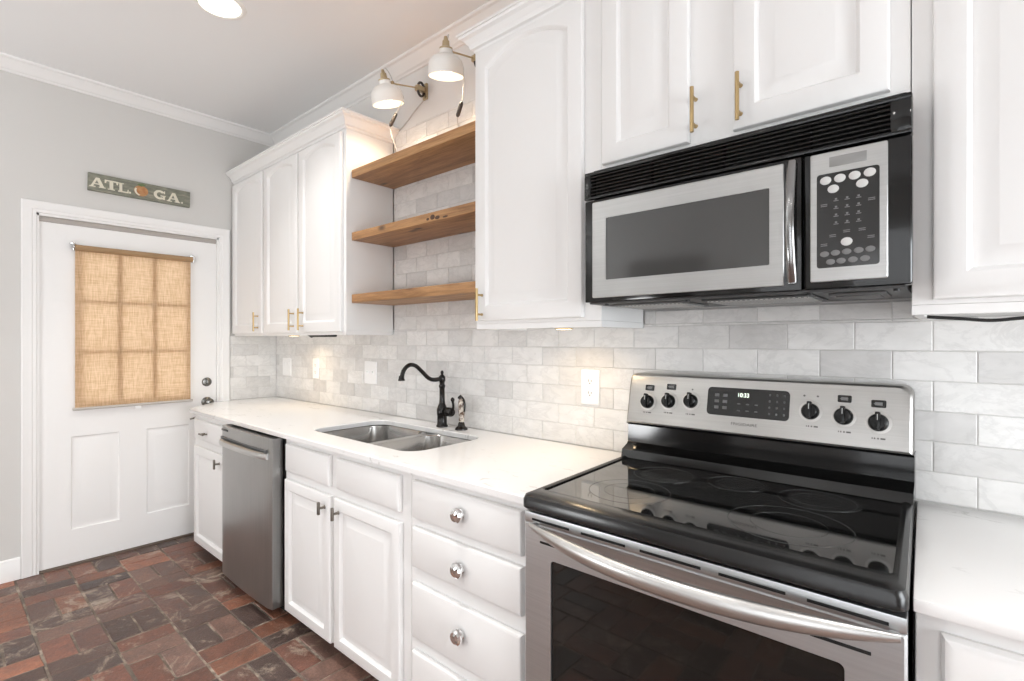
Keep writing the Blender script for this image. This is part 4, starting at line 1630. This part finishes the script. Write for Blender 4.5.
def panel_y(z):
    t = (z - 0.966) / (1.132 - 0.966)
    return -0.098 + 0.030 * t + 0.006 * t * t


mb = MB()
C = rrect(RX0 - 0.002, RX1 - 0.006, 0.966, 1.132, 0.012, 4)
C = []
x0_, x1_ = 2.845, 3.609
for x, z in [(x0_, 0.966), (x1_, 0.966)]:
    C.append((x, z))
for k in range(7):
    a = 0.5 * PI * k / 6
    C.append((x1_ - 0.024 + 0.024 * math.cos(a) - 0.0, 1.108 + 0.024 * math.sin(a)))
for k in range(7):
    a = 0.5 * PI + 0.5 * PI * k / 6
    C.append((x0_ + 0.020 + 0.020 * math.cos(a), 1.112 + 0.020 * math.sin(a)))
# refine the sides so that the face can curve back
D = []
for i in range(len(C)):
    p, q = C[i], C[(i + 1) % len(C)]
    nseg = 6 if abs(p[1] - q[1]) > 0.06 else 1
    for k in range(nseg):
        D.append((p[0] + (q[0] - p[0]) * k / nseg, p[1] + (q[1] - p[1]) * k / nseg))
cx_ = (x0_ + x1_) / 2
def shr(pts, d):
    return [(x + (d if x < cx_ else -d) * min(1, abs(x - cx_) / 0.3), z + (d if z < 1.05 else -d)) for x, z in pts]
mb.loft([[(x, -0.02, z) for x, z in D], [(x, panel_y(z) + 0.010, z) for x, z in D], [(x, panel_y(z) + 0.003, z) for x, z in shr(D, 0.002)], [(x, panel_y(z), z) for x, z in shr(D, 0.007)]], True, False)
inner = shr(D, 0.007)
# fill the face with strips so that it follows the curve
xa, xb = min(p[0] for p in inner), max(p[0] for p in inner)
mb.loft([[(x, panel_y(z) + 0.0002, z) for x, z in inner], [(cx_ + (x - cx_) * 0.999, panel_y(z) + 0.0001, z) for x, z in inner]], False, True)
bg = mb.build('control_panel', M['steel_panel'], rg, 0.5)


def on_panel(x, z):
    sl = math.atan2(panel_y(z + 0.002) - panel_y(z - 0.002), 0.004)
    return Matrix.Translation((x, panel_y(z), z)) @ Matrix.Rotation(-sl, 4, 'X')


def plate(name, x, z, w, h, r, mat, d=0.001, base=0.0):
    mb = MB(on_panel(x, z))
    P_ = rrect(-w / 2, w / 2, -h / 2, h / 2, r, 4)
    mb.loft([[(a, 0.002, b) for a, b in P_], [(a, -base - d, b) for a, b in P_]])
    return mb.build(name, mat, bg)


def range_knob(x, z, r=0.0220):
    mb = MB(on_panel(x, z))
    mb.lathe([(r * 1.28, -0.002), (r * 1.28, 0.0006), (r * 1.24, 0.0009), (0, 0.0009)], (0, 0, 0), (0, -1, 0), 28)
    mb.build('dial_ring', simple('dial_ring_print', (0.50, 0.49, 0.475), 0.4, 0.8) if 'dial' not in M else M['dial'], bg)
    mb = MB(on_panel(x, z))
    mb.lathe([(r, 0.001), (r, 0.006), (r * 0.96, 0.010), (r * 0.82, 0.018), (r * 0.74, 0.0195), (0, 0.020)], (0, 0, 0), (0, -1, 0), 28)
    mb.box(-0.0055, 0.0055, -0.026, -0.010, -r * 0.88, r * 1.15, 0.003)
    k = mb.build('knob', M['knob_black'], bg)
    mb = MB(on_panel(x, z))
    mb.box(-0.0008, 0.0008, -0.0268, -0.0258, r * 0.2, r * 0.85)
    mb.build('pointer', M['text_light'], k)


M['dial'] = simple('dial_ring_print', (0.52, 0.51, 0.49), 0.4, 0.8)
for x, z in ((2.918, 1.040), (2.990, 1.047), (3.062, 1.053), (3.390, 1.051), (3.466, 1.045), (3.540, 1.037)):
    range_knob(x, z)
for x, z in ((2.921, 1.086), (2.995, 1.093), (3.467, 1.090), (3.540, 1.083)):
    q = plate('indicator_window', x, z, 0.031, 0.019, 0.003, M['panel_black'])
    mb = MB(on_panel(x, z))
    mb.box(-0.008, 0.008, -0.0016, -0.0008, -0.004, 0.004)
    mb.box(-0.010, -0.003, -0.0019, -0.0008, -0.0012, 0.0012)
    mb.build('symbol', M['key_mid'], q)
for x, z in ((3.064, 1.089), (3.374, 1.092), (3.406, 1.092)):
    mb = MB(on_panel(x, z))
    mb.lathe([(0.0028, -0.001), (0.0028, 0.0008), (0, 0.001)], (0, 0, 0), (0, -1, 0), 10)
    mb.build('indicator_lamp', M['text_dark'], bg)
for x, z in ((2.916, 1.006), (2.988, 1.011), (3.060, 1.013), (3.392, 1.012), (3.466, 1.006), (3.538, 0.998)):
    mb = MB()
    for q, (dx, w) in enumerate(((-0.010, 0.002), (-0.005, 0.003), (0.002, 0.0035), (0.012, 0.010))):
        mb.M = on_panel(x + dx, z)
        mb.box(-w / 2, w / 2, -0.0008, 0.001, -0.002, 0.002)
    mb.build('dial_lettering', M['text_dark'], bg)
dp = plate('display_panel', 3.226, 1.060, 0.226, 0.084, 0.012, M['panel_black'], 0.0014)
R_PANEL = (on_panel(3.2, 1.07).to_3x3()) @ FACE_BACK
c = on_panel(3.216, 1.081) @ Vector((0, -0.0022, 0))
text_part('clock_digits', '10:33', 0.017, M['clock'], dp, c, R_PANEL, 0.0003, 0.9)
for cx2, cz2, kw, kh in ([(3.141 + i * 0.024, 1.078 - j * 0.018, 0.0065, 0.0045) for i in range(2) for j in range(3)]
                        + [(3.205 + i * 0.024, 1.056 - j * 0.019, 0.0042, 0.0015) for i in range(3) for j in range(2)]
                        + [(3.288 + i * 0.019, 1.087 - j * 0.0175, 0.0022, 0.0028) for i in range(3) for j in range(4)]):
    mb = MB(on_panel(cx2, cz2))
    mb.box(-kw, kw, -0.0021, -0.001, -kh, kh, 0.0006)
    mb.build('touch_key', M['key_dim'], dp)
c = on_panel(3.222, 0.998) @ Vector((0, -0.0006, 0))
text_part('brand_lettering', 'FRIGIDAIRE', 0.0115, M['text_dark'], bg, c, R_PANEL, 0.0003, 1.25)

# ------------------------------------------------------------------ outlets and switches
def outlet(label, xc, zc, w, h, kinds):
    t = thing('wall_outlet' if kinds == ['o'] else 'light_switch', label, 'outlet' if kinds == ['o'] else 'switch', (xc, -0.01, zc), 'white wall plates on the tile')
    mb = MB()
    P0 = rrect(xc - w / 2, xc + w / 2, zc - h / 2, zc + h / 2, 0.005, 3)
    P1 = rrect(xc - w / 2 + 0.003, xc + w / 2 - 0.003, zc - h / 2 + 0.003, zc + h / 2 - 0.003, 0.004, 3)
    mb.loft([[(x, -0.0096, z) for x, z in P0], [(x, -0.0120, z) for x, z in P0], [(x, -0.0145, z) for x, z in P1]])
    mb.build('plate', M['plastic_white'], t)
    n = len(kinds)
    for i, k in enumerate(kinds):
        x = xc + (i - (n - 1) / 2) * 0.046
        if k == 'o':
            for s in (-1, 1):
                mb = MB()
                Q = rrect(x - 0.0165, x + 0.0165, zc + s * 0.0225 - 0.0145, zc + s * 0.0225 + 0.0145, 0.008, 4)
                mb.loft([[(a, -0.0135, b) for a, b in Q], [(a, -0.0155, b) for a, b in Q]])
                r = mb.build('receptacle', M['plastic_white'], t)
                mb = MB()
                mb.box(x - 0.0075, x - 0.0052, -0.0158, -0.0150, zc + s * 0.0225 - 0.002, zc + s * 0.0225 + 0.007)
                mb.box(x + 0.0052, x + 0.0075, -0.0158, -0.0150, zc + s * 0.0225 - 0.002, zc + s * 0.0225 + 0.006)
                mb.lathe([(0.0026, 0), (0.0026, 0.0008), (0, 0.0008)], (x, -0.0150, zc + s * 0.0225 - 0.0075), (0, -1, 0), 10)
                mb.build('slots', M['slot_dark'], r)
        elif k == 'r':
            mb = MB()
            mb.prism([(-0.0135, zc - 0.033), (-0.0165, zc - 0.033), (-0.0148, zc), (-0.0190, zc + 0.033), (-0.0135, zc + 0.033)], 0, x - 0.0165, x + 0.0165)
            mb.build('rocker', M['plastic_white'], t)
        else:
            mb = MB()
            mb.box(x - 0.0045, x + 0.0045, -0.024, -0.0135, zc - 0.004, zc + 0.010, 0.001)
            mb.box(x - 0.006, x + 0.006, -0.0155, -0.0138, zc - 0.012, zc + 0.012, 0.0008)
            mb.build('toggle', M['plastic_white'], t)


outlet('white duplex outlet on the tile beside the range', 2.650, 1.067, 0.082, 0.132, ['o'])
outlet('white double toggle switch plate on the tile, nearest one to the sink', 1.201, 1.062, 0.118, 0.126, ['t', 't'])
outlet('white duplex outlet on the tile in the warm light patch', 0.584, 1.062, 0.076, 0.130, ['o'])
outlet('white double switch plate on the tile in the corner beside the entry door', 0.182, 1.060, 0.122, 0.122, ['r', 'r'])

# ------------------------------------------------------------------ sign over the door
sg = thing('wall_sign', 'narrow weathered green wooden sign reading ATL. GA above the entry door', 'sign', (0.006, -0.81, 2.137))
mb = MB(RZ90)
mb.prism([(-1.062, 2.090), (-0.558, 2.088), (-0.556, 2.186), (-1.060, 2.190)], 1, -0.020, -0.0015, 0.002)
mb.build('board', M['sign'], sg)


def poly_part(mb, polys, oy, oz, w, h):
    for P_ in polys:
        pts = [(oy + a * w, oz + b * h) for a, b in P_]
        mb.prism(pts, 1, -0.0212, -0.0195)


SER = 0.10
GL = {
    'A': [[(0.0, 0), (0.38, 0), (0.38, SER), (0.0, SER)], [(0.58, 0), (1.0, 0), (1.0, SER), (0.58, SER)], [(0.08, SER), (0.24, SER), (0.50, 0.86), (0.40, 1.0)], [(0.66, SER), (0.92, SER), (0.62, 1.0), (0.40, 1.0)],
          [(0.24, 0.28), (0.72, 0.28), (0.70, 0.40), (0.28, 0.40)]],
    'T': [[(0.36, 0), (0.64, 0), (0.64, 0.88), (0.36, 0.88)], [(0.24, 0), (0.76, 0), (0.76, SER), (0.24, SER)], [(0, 0.86), (1, 0.86), (1, 1.0), (0, 1.0)], [(0, 0.64), (0.10, 0.64), (0.16, 0.86), (0, 0.86)],
          [(0.90, 0.64), (1, 0.64), (1, 0.86), (0.84, 0.86)]],
    'L': [[(0.12, 0.0), (0.40, 0.0), (0.40, 1.0), (0.12, 1.0)], [(0.0, 0.9), (0.54, 0.9), (0.54, 1.0), (0.0, 1.0)], [(0, 0), (1.0, 0), (1.0, 0.14), (0, 0.14)], [(0.86, 0.14), (1.0, 0.14), (1.0, 0.40), (0.92, 0.40)]],
    'G': [[(0.5 + 0.5 * math.cos(a), 0.5 + 0.5 * math.sin(a)) for a in [PI * (0.22 + 1.5 * k / 16) for k in range(17)]] + [(0.5 + 0.24 * math.cos(a), 0.5 + 0.28 * math.sin(a)) for a in [PI * (0.22 + 1.5 * (16 - k) / 16) for k in range(17)]],
          [(0.56, 0.34), (1.0, 0.34), (1.0, 0.46), (0.56, 0.46)], [(0.76, 0.02), (0.94, 0.02), (0.94, 0.40), (0.74, 0.40)], [(0.84, 0.66), (0.94, 0.66), (0.94, 0.98), (0.84, 0.90)]],
    '.': [[(0, 0), (1, 0), (1, 1), (0, 1)]],
}
for ch, oy, w, oz, h in (('A', -1.056, 0.072, 2.112, 0.054), ('T', -0.988, 0.062, 2.110, 0.054), ('L', -0.926, 0.050, 2.108, 0.054), ('.', -0.874, 0.009, 2.109, 0.011),
                         ('G', -0.752, 0.062, 2.106, 0.056), ('A', -0.684, 0.072, 2.104, 0.056), ('.', -0.606, 0.008, 2.104, 0.010)):
    mb = MB(RZ90)
    poly_part(mb, GL[ch], oy, oz, w, h)
    mb.build('letter', M['letter'], sg)
mb = MB()
mb.M = Matrix.Translation((0.0205, -0.815, 2.136)) @ Matrix.Diagonal((1, 1.12, 1, 1))
mb.lathe([(0, 0.0030), (0.012, 0.0028), (0.024, 0.0018), (0.0315, 0)], (0, 0, 0), (1, 0, 0), 28)
pe = mb.build('peach', M['peach'], sg)
mb = MB(RZ90)
a0 = [(-0.815 + 0.030 * 1.12 * math.cos(a), 2.135 + 0.030 * math.sin(a)) for a in [PI * (0.85 + 0.55 * k / 10) for k in range(11)]]
a1 = [(-0.812 + 0.0245 * 1.12 * math.cos(a), 2.136 + 0.0255 * math.sin(a)) for a in [PI * (0.85 + 0.55 * (10 - k) / 10) for k in range(11)]]
mb.prism(a0 + a1, 1, -0.0245, -0.022)
mb.build('peach_highlight', M['letter'], pe)
mb = MB(RZ90)
mb.prism([(-0.835, 2.170), (-0.815, 2.162), (-0.799, 2.168), (-0.789, 2.178), (-0.809, 2.180), (-0.825, 2.178)], 1, -0.0235, -0.0195)
mb.build('leaf', M['leaf'], pe)
